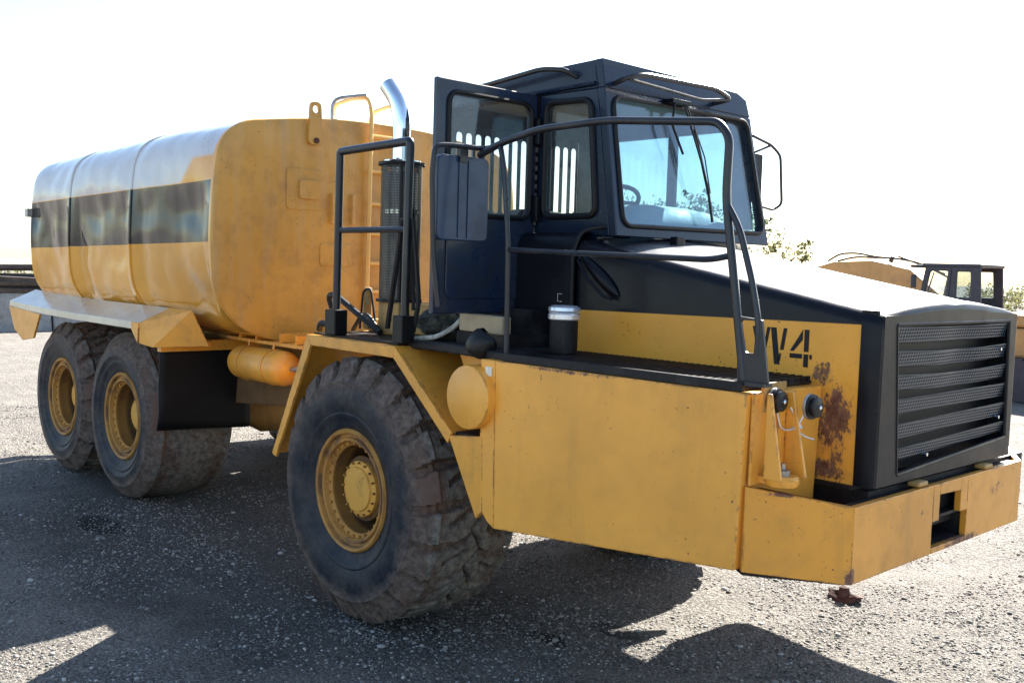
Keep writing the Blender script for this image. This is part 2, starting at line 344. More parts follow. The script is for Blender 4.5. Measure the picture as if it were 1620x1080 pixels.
# ================================================================ ground
def gz(x, y):
    z = .175 - .105*sstep(-3.2, -.3, x)
    d = math.hypot(x, y)
    z -= .018*math.exp(-((y+1.15+.08*math.sin(x*.7))/.24)**2)*(1 if abs(x) < 14 else 0) - .012*math.exp(-((y+1.55+.08*math.sin(x*.7))/.12)**2)*(1 if abs(x) < 14 else 0)
    z += .022*(noise.noise(Vector((x*.55, y*.55, 3)))) + .010*noise.noise(Vector((x*2.1, y*2.1, 9)))
    if d > 14: z += .10*noise.noise(Vector((x*.08, y*.08, 1)))*min(1, (d-14)/20)
    return z
def ground():
    n = 330; k = 6.4; t = np.linspace(-1, 1, n); xs = 1.3*np.sinh(k*t)
    rows = [[(float(x), float(y), gz(float(x), float(y)) if abs(x) < 90 and abs(y) < 90 else .17) for x in xs] for y in xs-1.0]
    M, nt, bs = newmat('gravel_ground'); nn = N(nt)
    big = nn.noise(.35, 5, .6); mid = nn.noise(2.2, 6, .65); fine = nn.noise(60, 6, .8); f2 = nn.noise(160, 4, .8)
    v = nn.voro(75)['Distance']; v2 = nn.voro(38)['Distance']
    c = nn.mix(nn.ramp(fine, .40, .60), (.075, .065, .053), (.58, .53, .46))
    c = nn.mix(nn.ramp(mid, .45, .7, 0., .55), c, (.52, .475, .40))
    c = nn.mix(nn.ramp(v, .0, .5, .0, .55), c, (.055, .052, .05))
    vc = nn.voro(48)
    chip = nn.math('MULTIPLY', nn.ramp(vc['Distance'], .30, .22), nn.ramp(nn.noise(9, 3, .7), .52, .6))
    c = nn.mix(chip, c, nn.mix(nn.ramp(vc['Color'], .2, .8), (.26, .25, .235), (.50, .48, .45)))
    x, y, z = nn.xyz()
    # oily, driven-over gravel beside the truck, darkened further to paint in its shade
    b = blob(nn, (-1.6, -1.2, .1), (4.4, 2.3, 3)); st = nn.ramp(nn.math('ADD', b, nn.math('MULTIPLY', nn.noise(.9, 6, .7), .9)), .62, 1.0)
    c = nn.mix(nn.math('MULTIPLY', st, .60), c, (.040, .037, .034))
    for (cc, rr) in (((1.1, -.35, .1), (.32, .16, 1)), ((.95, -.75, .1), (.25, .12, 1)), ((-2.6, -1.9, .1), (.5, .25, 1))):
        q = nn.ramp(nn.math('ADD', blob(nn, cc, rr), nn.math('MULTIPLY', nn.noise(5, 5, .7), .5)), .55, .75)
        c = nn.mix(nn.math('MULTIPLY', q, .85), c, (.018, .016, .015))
    tr = nn.noise(.8, 5, .6, stretch=(.25, 2.2, 1)); c = nn.mix(nn.ramp(tr, .55, .7, 0., .35), c, (.22, .20, .17))
    nt.links.new(c, bs.inputs['Base Color']); bs.inputs['Roughness'].default_value = .9; bs.inputs['Specular IOR Level'].default_value = .25
    h = nn.math('ADD', nn.math('MULTIPLY', fine, .7), nn.math('MULTIPLY', v2, -.5))
    p = nn.bump(h, 1.0, .035, bs); nn.bump(mid, .7, .08, bs, p)
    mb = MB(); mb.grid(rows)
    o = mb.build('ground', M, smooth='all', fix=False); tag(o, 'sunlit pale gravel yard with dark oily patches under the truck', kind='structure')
    return o
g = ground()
def stones():
    # loose stones: deformed 20-face pebbles, one object
    ph = (1+5**.5)/2
    V = np.array([(-1, ph, 0), (1, ph, 0), (-1, -ph, 0), (1, -ph, 0), (0, -1, ph), (0, 1, ph), (0, -1, -ph), (0, 1, -ph), (ph, 0, -1), (ph, 0, 1), (-ph, 0, -1), (-ph, 0, 1)])/1.9
    F = np.array([(0, 11, 5), (0, 5, 1), (0, 1, 7), (0, 7, 10), (0, 10, 11), (1, 5, 9), (5, 11, 4), (11, 10, 2), (10, 7, 6), (7, 1, 8), (3, 9, 4), (3, 4, 2), (3, 2, 6), (3, 6, 8), (3, 8, 9), (4, 9, 5), (2, 4, 11), (6, 2, 10), (8, 6, 7), (9, 8, 1)])
    pts = []
    C = (4.84, -4.72)
    while len(pts) < 95000:
        x = random.uniform(-9, 7); y = random.uniform(-5, 6)
        d = math.hypot(x-C[0], y-C[1])
        if d < 1.5 or random.random() > min(1, (5.5/d)**1.6): continue
        ang = math.degrees(math.atan2(y-C[1], x-C[0])) - 137
        if abs(ang) > 33: continue
        dens = noise.noise(Vector((x*.9, y*.9, 5)))*.5 + noise.noise(Vector((x*3, y*3, 7)))*.35
        if random.random() > .42 + dens*1.9: continue
        pts.append((x, y, gz(x, y)))
    P = np.array(pts); n = len(P)
    sz = .0035 + .006*rng.random(n)**2.5 + .013*(rng.random(n) > .98)*rng.random(n)
    vs = V[None]*(1+.35*(rng.random((n, 12, 1))-.5))
    sz[:3500] = .007+.008*rng.random(3500)**3
    sc = np.stack([1+.5*rng.random(n), .7+.4*rng.random(n), .5+.3*rng.random(n)], 1)
    vs = vs*sc[:, None, :]; a = rng.random(n)*6.283; ca, sa = np.cos(a), np.sin(a)
    x = vs[..., 0]*ca[:, None]-vs[..., 1]*sa[:, None]; y = vs[..., 0]*sa[:, None]+vs[..., 1]*ca[:, None]
    vs = np.stack([x, y, vs[..., 2]], -1)*sz[:, None, None] + P[:, None, :]; vs[..., 2] += (sz*.2)[:, None]
    fs = (F[None]+(np.arange(n)*12)[:, None, None]).reshape(-1, 3)
    me = bpy.data.meshes.new('gravel'); me.vertices.add(n*12); me.vertices.foreach_set('co', vs.reshape(-1).astype(np.float32))
    me.loops.add(len(fs)*3); me.loops.foreach_set('vertex_index', fs.reshape(-1).astype(np.int32))
    me.polygons.add(len(fs)); me.polygons.foreach_set('loop_start', np.arange(len(fs), dtype=np.int32)*3)
    me.update(); me.validate()
    M, nt, bs = newmat('gravel_stone'); geo = nt.nodes.new('ShaderNodeNewGeometry'); cr = nt.nodes.new('ShaderNodeValToRGB')
    nt.links.new(geo.outputs['Random Per Island'], cr.inputs[0]); nt.links.new(cr.outputs[0], bs.inputs['Base Color'])
    e = cr.color_ramp.elements; e[0].color = (.06, .058, .055, 1); e[1].color = (.46, .44, .41, 1)
    for p_, c_ in ((.45, (.15, .14, .125, 1)), (.8, (.27, .25, .22, 1))):
        q = e.new(p_); q.color = c_
    bs.inputs['Roughness'].default_value = .85
    me.materials.append(M); o = bpy.data.objects.new('gravel', me); COL.objects.link(o)
    tag(o, 'loose pale gravel stones scattered over the yard', 'gravel', kind='stuff')
stones()
# ================================================================ truck
truck = thing('water_truck', 'large yellow and black six-wheeled water truck with stencilled W4 and open cab door', 'truck', (-1.5, 0, .12))
T = truck
def part(mb, name, mat, parent=T, **k): return mb.build(name, mat, parent, **k)
# ---- wheels
def tyre_mesh(Rt, Wd, rimr, depth, lugs, seed, bald=False):
    NA = lugs*20; h = Wd/2; rows = []
    # (y, r, treadness)
    prof = [(-h+.02, rimr-.01, 0), (-h-.004, rimr+.012, 0), (-h-.012, rimr+.04, 0), (-h-.026, rimr+.07, 0), (-h-.034, rimr+.078, 0), (-h-.038, rimr+.095, 0), (-h-.034, rimr+.103, 0), (-h-.045, rimr+.13, 0), (-h-.052, rimr+(Rt-rimr)*.42, 0), (-h-.050, rimr+(Rt-rimr)*.52, 0), (-h-.040, rimr+(Rt-rimr)*.62, 0), (-h-.044, rimr+(Rt-rimr)*.66, 0), (-h-.026, rimr+(Rt-rimr)*.72, .25)]
    for (a, b, t) in ((-.012, .78, .45), (.0, .84, .7), (.012, .90, .9), (.028, .955, 1), (.05, .985, 1)): prof.append((-h+a, rimr+(Rt-rimr)*b, t))
    m = 34
    for i in range(m+1):
        s = -1+2*i/m; prof.append((s*(h-.075), Rt-.022*s*s, 1))
    for (y, r, t) in prof[17:12:-1]+[(-h-.04, rimr+(Rt-rimr)*.62, 0), (-h-.045, rimr+.13, 0), (-h-.01, rimr+.04, 0), (-h+.02, rimr-.01, 0)]: prof.append((-y, r, t))
    for (y, r, t) in prof:
        row = []; s = y/h
        for k in range(NA):
            a = 2*math.pi*k/NA; u = a*lugs/(2*math.pi); g = 0
            side = 0 if s < 0 else .5
            w = .16+.05*abs(s)
            zig = .13*(abs(((u*1.0) % 1)*2-1)*2-1)
            f = ((u + side + .55*min(abs(s), 1) + .12*math.sin(abs(s)*5)) % 1)
            lat = sstep(.03, .0, abs(f-.5)-w*.5) if abs(s) > .13 else 0
            f2 = ((u + side + .35 + .8*abs(s)) % 1); diag = sstep(.04, 0, abs(f2-.5)-.05)*(1 if .2 < abs(s) < .62 else 0)
            cen = sstep(.05, .02, abs(s-zig))
            g = max(lat, cen*.8, diag*.7)
            nz = noise.noise(Vector((math.cos(a)*3+seed, math.sin(a)*3, y*5)))
            d = depth*(.85+.3*nz)*g*t
            if bald: d *= .0; d += .006*nz*t + .012*max(0, noise.noise(Vector((math.cos(a)*1.5+seed, math.sin(a)*1.5, y*3))))*t
            rr = r - d + .004*nz*t
            yy = y + (d*.9 if t < 1 and y < 0 else (-d*.9 if t < 1 else 0))
            # flattened contact patch at the bottom
            zz = rr*math.sin(a); xx = rr*math.cos(a)
            lo = -(Rt-.022)
            if zz < lo: zz = lo + (zz-lo)*.15
            row.append((xx, yy, zz))
        rows.append(row)
    mb = MB(); mb.grid(rows, close_u=True)
    return mb
def rim_mesh(r, Wd, deep, hubr):
    h = Wd/2
    p = [(r-.004, -h+.03), (r, -h-.005), (r-.010, -h-.018), (r-.028, -h-.012), (r-.034, -h+.012), (r-.050, -h+.014), (r-.056, -h+.0), (r-.072, -h+.002), (r-.080, -h+.03), (r-.092, -h+.034), (r-.102, -h+.045), (r-.100, -h+.12), (r-.112, -h+.20), (r-.112, -h+.28), (hubr+.02, -h+.30), (hubr+.02, -h+deep+.03), (hubr+.025, -h+deep+.005), (hubr, -h+deep)]
    mb = MB(); mb.lathe([(a, b) for a, b in p], axis='y', n=56, cap=False)
    return mb
def hub_mesh(Wd, deep, hubr):
    h = Wd/2
    mb = MB(); mb.lathe([(hubr-.001, -h+deep+.01), (hubr-.002, -h+deep-.022), (hubr-.022, -h+deep-.028), (hubr-.035, -h+deep-.03), (hubr-.04, -h+deep-.042), (hubr*.5, -h+deep-.046), (.001, -h+deep-.048)], axis='y', n=40, cap=False); return mb
def bolts_mesh(Wd, rad, y, k, r=.011):
    mb = MB()
    for i in range(k):
        a = 2*math.pi*i/k; mb.lathe([(r, y-.016), (r, y+.01)], (rad*math.cos(a), 0, rad*math.sin(a)), 'y', 6)
    return mb
def wheel(x, y, z, Rt, Wd, deep, tm, tmat, rz=0, src=None, hubr=.165, rimr=.358):
    loc = Vector((x, y, z))
    if src is None:
        rim = rim_mesh(rimr, Wd, deep, hubr).build('wheel', mRim, smooth=True)
        kids = [tm.build('tyre', tmat, smooth=True), hub_mesh(Wd, deep, hubr).build('hub_cap', mHub, smooth=True),
                bolts_mesh(Wd, hubr-.012, -Wd/2+deep-.024, 16, .007).build('bolts', mRim), bolts_mesh(Wd, rimr-.088, -Wd/2+.033, 28, .008).build('rim_bolts', mRim)]
        kids[2]['kind'] = 'stuff'; kids[3]['kind'] = 'stuff'
    else:
        rim = src[0].copy(); COL.objects.link(rim); kids = []
        for kd in src[1]:
            c = kd.copy(); COL.objects.link(c); kids.append(c)
    rim.location = loc; rim.rotation_euler = (0, R(random.uniform(0, 360)) if False else 0, rz); setparent(rim, T)
    for kd in kids: kd.parent = rim; kd.matrix_parent_inverse = Matrix()
    return rim, kids
FT = tyre_mat('front_tyre_rubber', .77, 1.0); RT = tyre_mat('rear_tyre_rubber', .68, 1.0)
fw_ = wheel(0, -1.45+.32, .84, .775, .64, .085, tyre_mesh(.775, .64, .352, .048, 21, 1), FT)
wheel(0, 1.13, .84, .775, .64, .085, None, None, math.pi, fw_)
mw_ = wheel(-3.3, -1.13, .85, .68, .64, .15, tyre_mesh(.685, .64, .352, .03, 22, 5, True), RT, hubr=.14)
wheel(-3.3, 1.13, .85, .68, .64, .15, None, None, math.pi, mw_)
rw_ = wheel(-4.66, -1.13, .855, .68, .64, .15, tyre_mesh(.685, .64, .352, .045, 20, 8), RT, hubr=.14)
wheel(-4.66, 1.13, .855, .68, .64, .15, None, None, math.pi, rw_)
# ---- chassis
mb = MB()
for s in (-1, 1):
    mb.box(-6.0, -1.3, s*.62-.07, s*.62+.07, 1.22, 1.52)
    mb.box(-1.35, 2.6, s*.45-.06, s*.45+.06, 1.0, 1.28)
for x in (-5.8, -3.98, -2.4, -1.5): mb.box(x-.07, x+.07, -.56, .56, 1.24, 1.48)
mb.lathe([(.12, .0), (.12, .3)], (-1.25, 0, 1.15), 'z', 20)
part(mb, 'chassis_frame', mYdirty, bevel=.008)
mb = MB()
for x, z in ((0, .84), (-3.3, .85), (-4.66, .855)):
    mb.lathe([(.13, -.85), (.16, -.7), (.16, -.35), (.24, -.2), (.24, .2), (.16, .35), (.16, .7), (.13, .85)], (x, 0, z), 'y', 20)
mb.lathe([(.05, -3.0), (.05, 0)], (0, 0, .95), 'x', 12); part(mb, 'axle', mYdirty, smooth=True)
mb = MB(); mb.prism([(-2.6, 1.0), (-1.25, 1.12), (-1.25, 1.28), (-2.6, 1.24)], PY(-.86), PY(-.72)); part(mb, 'suspension_beam', mBrownB, bevel=.01)
mb = MB(); mb.box(-2.4, -1.3, -1.0, -.55, 1.535, 1.56); 
for x in (-2.2, -1.95, -1.6, -1.38): mb.box(x-.008, x+.008, -1.0, -.6, 1.56, 1.63)
part(mb, 'tank_support_rail', mY, bevel=.003)
# air tank
mb = MB(); mb.lathe([(.001, -.42), (.06, -.405), (.105, -.37), (.125, -.32), (.125, .30), (.105, .34), (.06, .37), (.001, .38)], (-1.78, -1.02, 1.385), 'x', 28, cap=False); at_ = part(mb, 'air_tank', mY, smooth=True)
for x in (-1.98, -1.62):
    mb = MB(); mb.lathe([(.126, -.012), (.131, -.012), (.131, .012), (.126, .012)], (x, -1.02, 1.385), 'x', 28, cap=False)
    mb.tube([(x, -1.02-.02, 1.51), (x, -1.03, 1.56)], .008, 6); part(mb, 'strap', mY, at_, smooth=True)
mb = MB(); mb.tube([(-1.40, -1.02, 1.39), (-1.33, -1.03, 1.39), (-1.22, -1.0, 1.44)], .016, 8, fil=.03); part(mb, 'valve', mSteel, at_, smooth=True)
# ---- tank
def tank_section(x, n_corner=10):
    """half outline (y<=0 side) from bottom centre to top centre, tapering gently to the rear"""
    t = (-1.8-x)/4.0
    zt = 3.24-.0*t; yb = -1.43
    P = [(0, 1.50), (-.60, 1.52), (-1.12, 1.62), (-1.38, 1.86), (-1.438, 2.22), (-1.42, 2.72), (-1.365, 2.98), (-1.22, 3.115), (-1.0, 3.165), (-.5, 3.225), (0, 3.24)]
    return P, zt
def smooth_outline(P, per=9):
    out = []; V_ = [Vector((a, b, 0)) for a, b in P]
    for i in range(len(V_)-1):
        p0 = V_[max(i-1, 0)] if i else Vector((-V_[1].x, V_[1].y, 0)); p3 = V_[i+2] if i+2 < len(V_) else Vector((-V_[-2].x, V_[-2].y, 0))
        p1, p2 = V_[i], V_[i+1]
        for k in range(per):
            t = k/per; q = .5*((2*p1)+(p2-p0)*t+(2*p0-5*p1+4*p2-p3)*t*t+(3*p1-p0-3*p2+p3)*t**3); out.append((q.x, q.y))
    out.append((V_[-1].x, V_[-1].y)); return out
half = smooth_outline(tank_section(0)[0]); full = half + [(-y, z) for y, z in half[-2:0:-1]]
cz = 2.37
def tank_pt(x, y, z):
    s = 1.0
    # soft rear end rounding
    e = max(0, -5.52-x)/.24
    if e > 0: s = math.sqrt(max(0.0, 1-min(1, e)**2.4*.16))
    yy = y*s; z2 = cz+(z-cz)*(1-(1-s)*.8)
    z2 -= .07*sstep(-2.5, -5.7, x)*sstep(2.7, 3.1, z)
    if x < -1.85 and x > -5.6 and y < 0:
        # dented skin between the ribs
        side = sstep(-.9, -1.25, y)
        bays = (-1.82, -3.2, -4.55, -5.65); b = 0
        for a, c in zip(bays[:-1], bays[1:]):
            if c <= x <= a: u = (x-c)/(a-c); b = (min(1, min(u, 1-u)/.12))
        v = sstep(1.62, 1.95, z)*sstep(2.75, 2.45, z)
        d = b*v*(.045 + .034*noise.noise(Vector((x*1.1, z*1.3, 2))) + .018*noise.noise(Vector((x*3.0, z*2.6, 6))) + .003*noise.noise(Vector((x*9, z*8, 6))))
        d += (.022*noise.noise(Vector((x*1.1, z*2.4, 4))) + .010*noise.noise(Vector((x*4.5, z*5, 8))))*sstep(1.5, 1.8, z)*b
        low = math.exp(-((x+2.25)/.45)**2 - ((z-1.88)/.16)**2)*.05
        yy += side*(d+low)
        if z > 2.8: z2 -= .02*noise.noise(Vector((x*1.4, y*1.7, 3)))*b
    return (x, yy, z2)
mb = MB(); nx = 150; rows = []
xs = np.linspace(-1.80, -5.74, nx)
for x in xs: rows.append([tank_pt(float(x), y, z) for y, z in full])
mb.grid(rows, close_u=True)
n = len(full); mb.f.append(tuple(range((nx-1)*n, nx*n)))
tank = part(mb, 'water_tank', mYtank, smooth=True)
mb = MB(); rr_ = []
for s, dx in ((1.0, 0), (1.003, .008), (.995, .022), (.97, .030), (.8, .034), (.5, .042), (.2, .045), (.02, .045)):
    rr_.append([(-1.80+dx, y*s, cz+(z-cz)*s) for y, z in full])
mb.grid(rr_, close_u=True); part(mb, 'tank_front_plate', mYface, tank, smooth=True)
for x in (-3.2, -4.55):
    mb = MB(); 
    tz_ = .07*sstep(-2.5, -5.7, x)
    mb.grid([[(x+dx, y*s, cz+(z-cz)*s-tz_*sstep(2.7, 3.1, z)) for y, z in full] for dx, s in ((-.014, .99), (-.012, 1.004), (.0, 1.007), (.012, 1.004), (.014, .99))], close_u=True)
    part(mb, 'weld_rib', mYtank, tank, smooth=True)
def lug(x, y, z0, z1):
    mb = MB(); o = rpoly([(y-.062, z0+.03), (y+.062, z0+.03), (y+.045, z1), (y-.045, z1)], .045, 6)
    mb.ring(o, [(y+.028*math.cos(2*math.pi*(i/len(o))-2.3), z1-.055+.028*math.sin(2*math.pi*(i/len(o))-2.3)) for i in range(len(o))], PX(x), PX(x+.025))
    return mb
lg = part(lug(-1.765, -.64, 2.985, 3.33), 'lifting_lug', mYface, tank, bevel=.003)
mb = MB(); mb.lathe([(.022, 0), (.022, .012)], (-1.742, -.635, 3.045), 'x', 14); part(mb, 'lug_hole_liner', mRustS, tank)
def padplate(nm, a0, a1, b0, b1, t0, t1, r=.03, mat=mYface):
    mb = MB(); mb.prism(rpoly(rect(a0, a1, b0, b1), r, 4), PX(t0), PX(t1)); return part(mb, nm, mat, tank, bevel=.004)
padplate('mounting_pad', -.87, -.54, 2.53, 2.83, -1.765, -1.752)
padplate('mounting_pad', -.77, -.60, 2.61, 2.75, -1.752, -1.735)
padplate('mounting_pad', -.58, -.30, 2.12, 2.29, -1.765, -1.748)
padplate('bracket_bar', -.495, -.47, 2.44, 2.67, -1.765, -1.72, .005)
padplate('bracket_bar', -.315, -.29, 2.44, 2.67, -1.765, -1.72, .005)
# ladder on the tank front
lad = MB(); 
lad.tube([(-1.72, -.17, 1.75), (-1.70, -.17, 3.30), (-1.74, -.17, 3.42), (-1.9, -.20, 3.43), (-2.15, -.22, 3.40), (-2.2, -.22, 3.2)], .017, 8, fil=.07)
ld = part(lad, 'ladder', mLad, tank, smooth=True)
lad = MB(); lad.tube([(-1.72, .14, 1.75), (-1.70, .14, 3.28), (-1.74, .14, 3.40), (-1.9, .14, 3.41), (-2.15, .14, 3.38), (-2.2, .14, 3.2)], .017, 8, fil=.07); part(lad, 'ladder', mLad, tank, smooth=True)
for z in (1.93, 2.15, 2.38, 2.61, 2.86, 3.13):
    mb = MB(); mb.tube([(-1.71, -.17, z), (-1.71, .14, z)], .014, 8); part(mb, 'rung', mLad, tank, smooth=True)
mb = MB(); mb.tube([(-1.9, -.40, 3.2), (-1.9, -.40, 3.40), (-1.75, -.19, 3.44)], .014, 8, fil=.08); part(mb, 'grab_rail', mSteel, tank, smooth=True)
mb = MB(); mb.box(-5.68, -5.60, -1.46, -1.36, 2.50, 2.58); part(mb, 'marker_bracket', mSteel, tank)
# rear fenders
def rear_fender(s):
    mb = MB()
    sec = [(-1.38, 1.755), (-1.62, 1.655), (-1.625, 1.60)]
    def zoff(x): return .02*math.sin((x+2.5)*1.1)*(1 if x > -5 else 1)
    xs_ = [-5.68, -5.3, -4.7, -4.0, -3.3, -2.9, -2.60]
    for k in (0, 1):
        for i in range(len(xs_)-1):
            a, b = xs_[i], xs_[i+1]; (y0, z0), (y1, z1) = sec[k], sec[k+1]
            da, db = .035*math.exp(-((a+5.7)/.9)**2)+0, .035*math.exp(-((b+5.7)/.9)**2)
            top = [(a, s*-y0*-1, z0+da), (b, s*-y0*-1, z0+db), (b, s*-y1*-1, z1+db), (a, s*-y1*-1, z1+da)]
            bot = [(p[0], p[1]+(.006*s if k else 0), p[2]-(.012 if not k else 0)) for p in top]
            mb.add(top+bot, [(0, 1, 2, 3), (7, 6, 5, 4), (0, 4, 5, 1), (1, 5, 6, 2), (2, 6, 7, 3), (3, 7, 4, 0)])
    return mb
for s in (-1, 1):
    mb = MB()
    f = lambda y: s*abs(y)
    secs = [(-5.68, .03), (-5.3, .018), (-4.7, .006), (-4.0, 0), (-3.3, .0), (-2.62, 0)]
    mb.grid([[(x, f(-1.36), 1.765+d), (x, f(-1.60), 1.655+d), (x, f(-1.605), 1.60+d), (x, f(-1.59), 1.60+d), (x, f(-1.585), 1.645+d), (x, f(-1.36), 1.745+d)] for x, d in secs], close_u=True)
    mb.f += [tuple(range(6)), tuple(range(len(mb.v)-6, len(mb.v)))]
    fd = part(mb, 'rear_fender', mBeige if False else paint('fender_plate_paint%d' % (s+1), (.60, .52, .40), rough=.3, coat=.3, dirt=.2, dirtcol=(.3, .26, .2)), bevel=.003)
    mb = MB()
    for x in (-4.62, -3.42, -2.9): mb.box(x-.004, x+.004, min(f(-1.38), f(-1.60)), max(f(-1.38), f(-1.60)), 1.66, 1.665)
    # front closing plate: slopes in and forward to the tank, plus lower skirt
    mb = MB()
    mb.add([(-2.62, f(-1.60), 1.655), (-2.62, f(-1.605), 1.50), (-2.50, f(-1.55), 1.475), (-2.25, f(-1.36), 1.765), (-2.2, f(-1.25), 1.50), (-2.62, f(-1.36), 1.765)],
           [(0, 1, 2), (0, 2, 3), (2, 4, 3), (0, 3, 5)])
    mb.add([(-2.62, f(-1.6), 1.655), (-2.62, f(-1.605), 1.50), (-2.75, f(-1.6), 1.60), (-2.75, f(-1.6), 1.655)], [(0, 1, 2, 3)])
    q = part(mb, 'front_closing_plate', mY, fd); sm = q.modifiers.new('s', 'SOLIDIFY'); sm.thickness = .01
    mb = MB(); mb.prism([(-5.68, 1.64), (-4.80, 1.60), (-4.98, 1.37), (-5.28, 1.33), (-5.52, 1.42)], PY(f(-1.61)), PY(f(-1.59))); part(mb, 'rear_skirt', mY, fd, bevel=.003)
    mb = MB(); mb.prism([(-2.62, 1.50), (-2.25, 1.485), (-2.25, 1.53), (-2.62, 1.58)], PY(f(-1.24)), PY(f(-1.20)))
    mb.box(-2.53, -2.47, min(f(-.65), f(-1.5)), max(f(-.65), f(-1.5)), 1.44, 1.52); part(mb, 'flap_bar', mY, fd, bevel=.004)
    mb = MB(); rows = []
    for i in range(15):
        w = i/14; rows.append([(-2.50+.025*math.sin(w*5+j*1.3)*j/8*.6 - .03*(j/8)**2, f(-1.50+.76*w), 1.47-(.63+.03*w)*j/8) for j in range(9)])
    mb.grid(rows); q = part(mb, 'mud_flap', mFlap, T, smooth='all'); sm = q.modifiers.new('s', 'SOLIDIFY'); sm.thickness = .012
# ---- front fenders
def front_fender(s):
    f = lambda y: s*abs(y); Y0, Y1 = f(-1.45), f(-.86)
    out = [(-.90, .92), (-.50, 1.71), (.39, 1.705), (.90, 1.30)]
    inn = [(-.855, .90), (-.455, 1.645), (.385, 1.64), (.865, 1.245)]
    mb = MB()
    for i in range(3):
        q = [out[i], out[i+1], inn[i+1], inn[i]]
        mb.prism(q, PY(Y0), PY(Y0-.03*(-s)*-1 if False else Y0+(.02*(1 if s < 0 else -1))))
    fd = part(mb, 'front_fender', mY, bevel=.003)
    mb = MB()
    for i in range(3):
        a, b = out[i], out[i+1]; nx_, nz_ = (b[1]-a[1]), -(b[0]-a[0]); L = math.hypot(nx_, nz_); nx_ /= L; nz_ /= L
        e = .010; yy = Y0+(.02*(1 if s < 0 else -1))
        q = [a, b, (b[0]+nx_*.012, b[1]+nz_*.012), (a[0]+nx_*.012, a[1]+nz_*.012)]
        mb.prism(q, PY(yy), PY(Y1))
    part(mb, 'fender_skin', mYdirty if s > 0 else mY, fd, bevel=.002)
    return fd
ff = front_fender(-1); front_fender(1)
mb = MB(); mb.prism([(.875, 1.285), (1.135, 1.315), (1.15, .94), (1.10, .90)], PY(-1.45), PY(-1.42)); part(mb, 'fender_lower_panel', mY, ff, bevel=.003)
mb = MB(); mb.box(.88, 1.13, -1.42, -1.1, 1.29, 1.305); part(mb, 'fender_shelf', mBlkD, ff)
mb = MB(); mb.prism([(-.50, 1.712), (.36, 1.708), (.36, 1.716), (-.50, 1.72)], PY(-1.40), PY(-.70)); part(mb, 'fender_deck', mBlkD, ff)
# ---- side box with step
def side_box(s):
    f = lambda y: s*abs(y)
    mb = MB(); poly = [(1.215, 1.698), (2.65, 1.698), (2.63, 1.005), (1.235, .875)] if s < 0 else [(1.215, 1.50), (2.0, 1.50), (2.22, .97), (1.235, .875)]
    mb.prism(poly, PY(f(-1.45)), PY(f(-.90))); o = part(mb, 'side_box', mYbox, bevel=.006)
    mb = MB(); mb.prism([(1.11, 1.698 if s < 0 else 1.50), (1.212, 1.698 if s < 0 else 1.50), (1.232, .875), (1.185, .90), (1.12, .96)], PY(f(-1.448)), PY(f(-.92))); part(mb, 'box_end_strip', mYbox, o, bevel=.004)
    return o
bx = side_box(-1); bx2 = side_box(1)
mb = MB(); mb.box(1.25, 2.62, -1.44, -1.415, 1.700, 1.738); mb.box(1.25, 2.60, -1.415, -.90, 1.700, 1.715); stp = part(mb, 'step_platform', mBlkD, T, bevel=.003)
mb = MB()
for i in range(38):
    x = 1.27+i*.0355; mb.box(x, x+.012, -1.41, -.905, 1.7155, 1.733)
for j in range(11):
    y = -1.40+j*.047; mb.box(1.27, 2.60, y, y+.008, 1.7155, 1.728)
q = part(mb, 'step_grating', mBlkD, stp); q['kind'] = 'stuff'
mb = MB(); mb.box(1.17, 1.25, -1.446, -1.30, 1.700, 1.716); mb.box(1.175, 1.215, -1.4535, -1.4505, 1.625, 1.665); q = mb
mb = MB(); mb.box(1.150, 1.195, -1.4545, -1.4492, 1.62, 1.665); part(mb, 'sticker', mLabel, bx)
mb = MB(); mb.lathe([(.001, 0), (.150, .0), (.158, .006), (.160, .02), (.160, .36)], (1.065, -1.50, 1.505), 'y', 44, cap=False); part(mb, 'air_filter_can', mYbox, T, smooth=True)
mb = MB(); mb.prism([(.66, 1.70), (.93, 1.70), (.93, 1.62), (.80, 1.45)], PY(-1.22), PY(-1.19)); mb.box(.90, .94, -1.23, -.95, 1.4, 1.69); part(mb, 'deck_bracket', mYbox, T, bevel=.004)
# cab deck
mb = MB(); mb.prism([(.36, -1.34), (.75, -1.34), (1.22, -1.40), (1.22, -.6), (.36, -.6)], PZ(1.690), PZ(1.735)); part(mb, 'cab_deck', mBlkD, T, bevel=.01)
mb = MB()
rows = []
for i in range(9):
    v = i/8; rows.append([(1.0+(.085*max(0,math.sin(math.pi*(.12+.86*v)))**.35)*math.cos(a)*1.1*(1+.1*math.sin(3*a)), -1.36+(.07*max(0,math.sin(math.pi*(.12+.86*v)))**.35)*math.sin(a), 1.70+.13*v+.012*math.sin(2*a+v*4)) for a in [2*math.pi*k/18 for k in range(18)]])
mb.grid(rows, close_u=True); part(mb, 'rubber_breather', mBag, T, smooth='all')
# ---- bumper
BP = [(2.655, -1.435, 1.338, 1.003), (2.93, -1.10, 1.262, .955), (2.93, .555, 1.268, .965), (2.67, .93, 1.33, 1.0)]
mb = MB()
def seg(mb, a, b, t=.03):
    n_ = Vector((b[1]-a[1], -(b[0]-a[0]), 0)).normalized()*-t
    v = []
    for p in (a, b):
        for dz, dn in ((2, 0), (3, 0), (3, 1), (2, 1)): v.append((p[0]+n_.x*dn, p[1]+n_.y*dn, p[dz]))
    return mb.add(v, [(0, 1, 5, 4), (1, 2, 6, 5), (2, 3, 7, 6), (3, 0, 4, 7), (0, 3, 2, 1), (4, 5, 6, 7)])
seg(mb, BP[0], BP[1]); seg(mb, BP[2], BP[3])
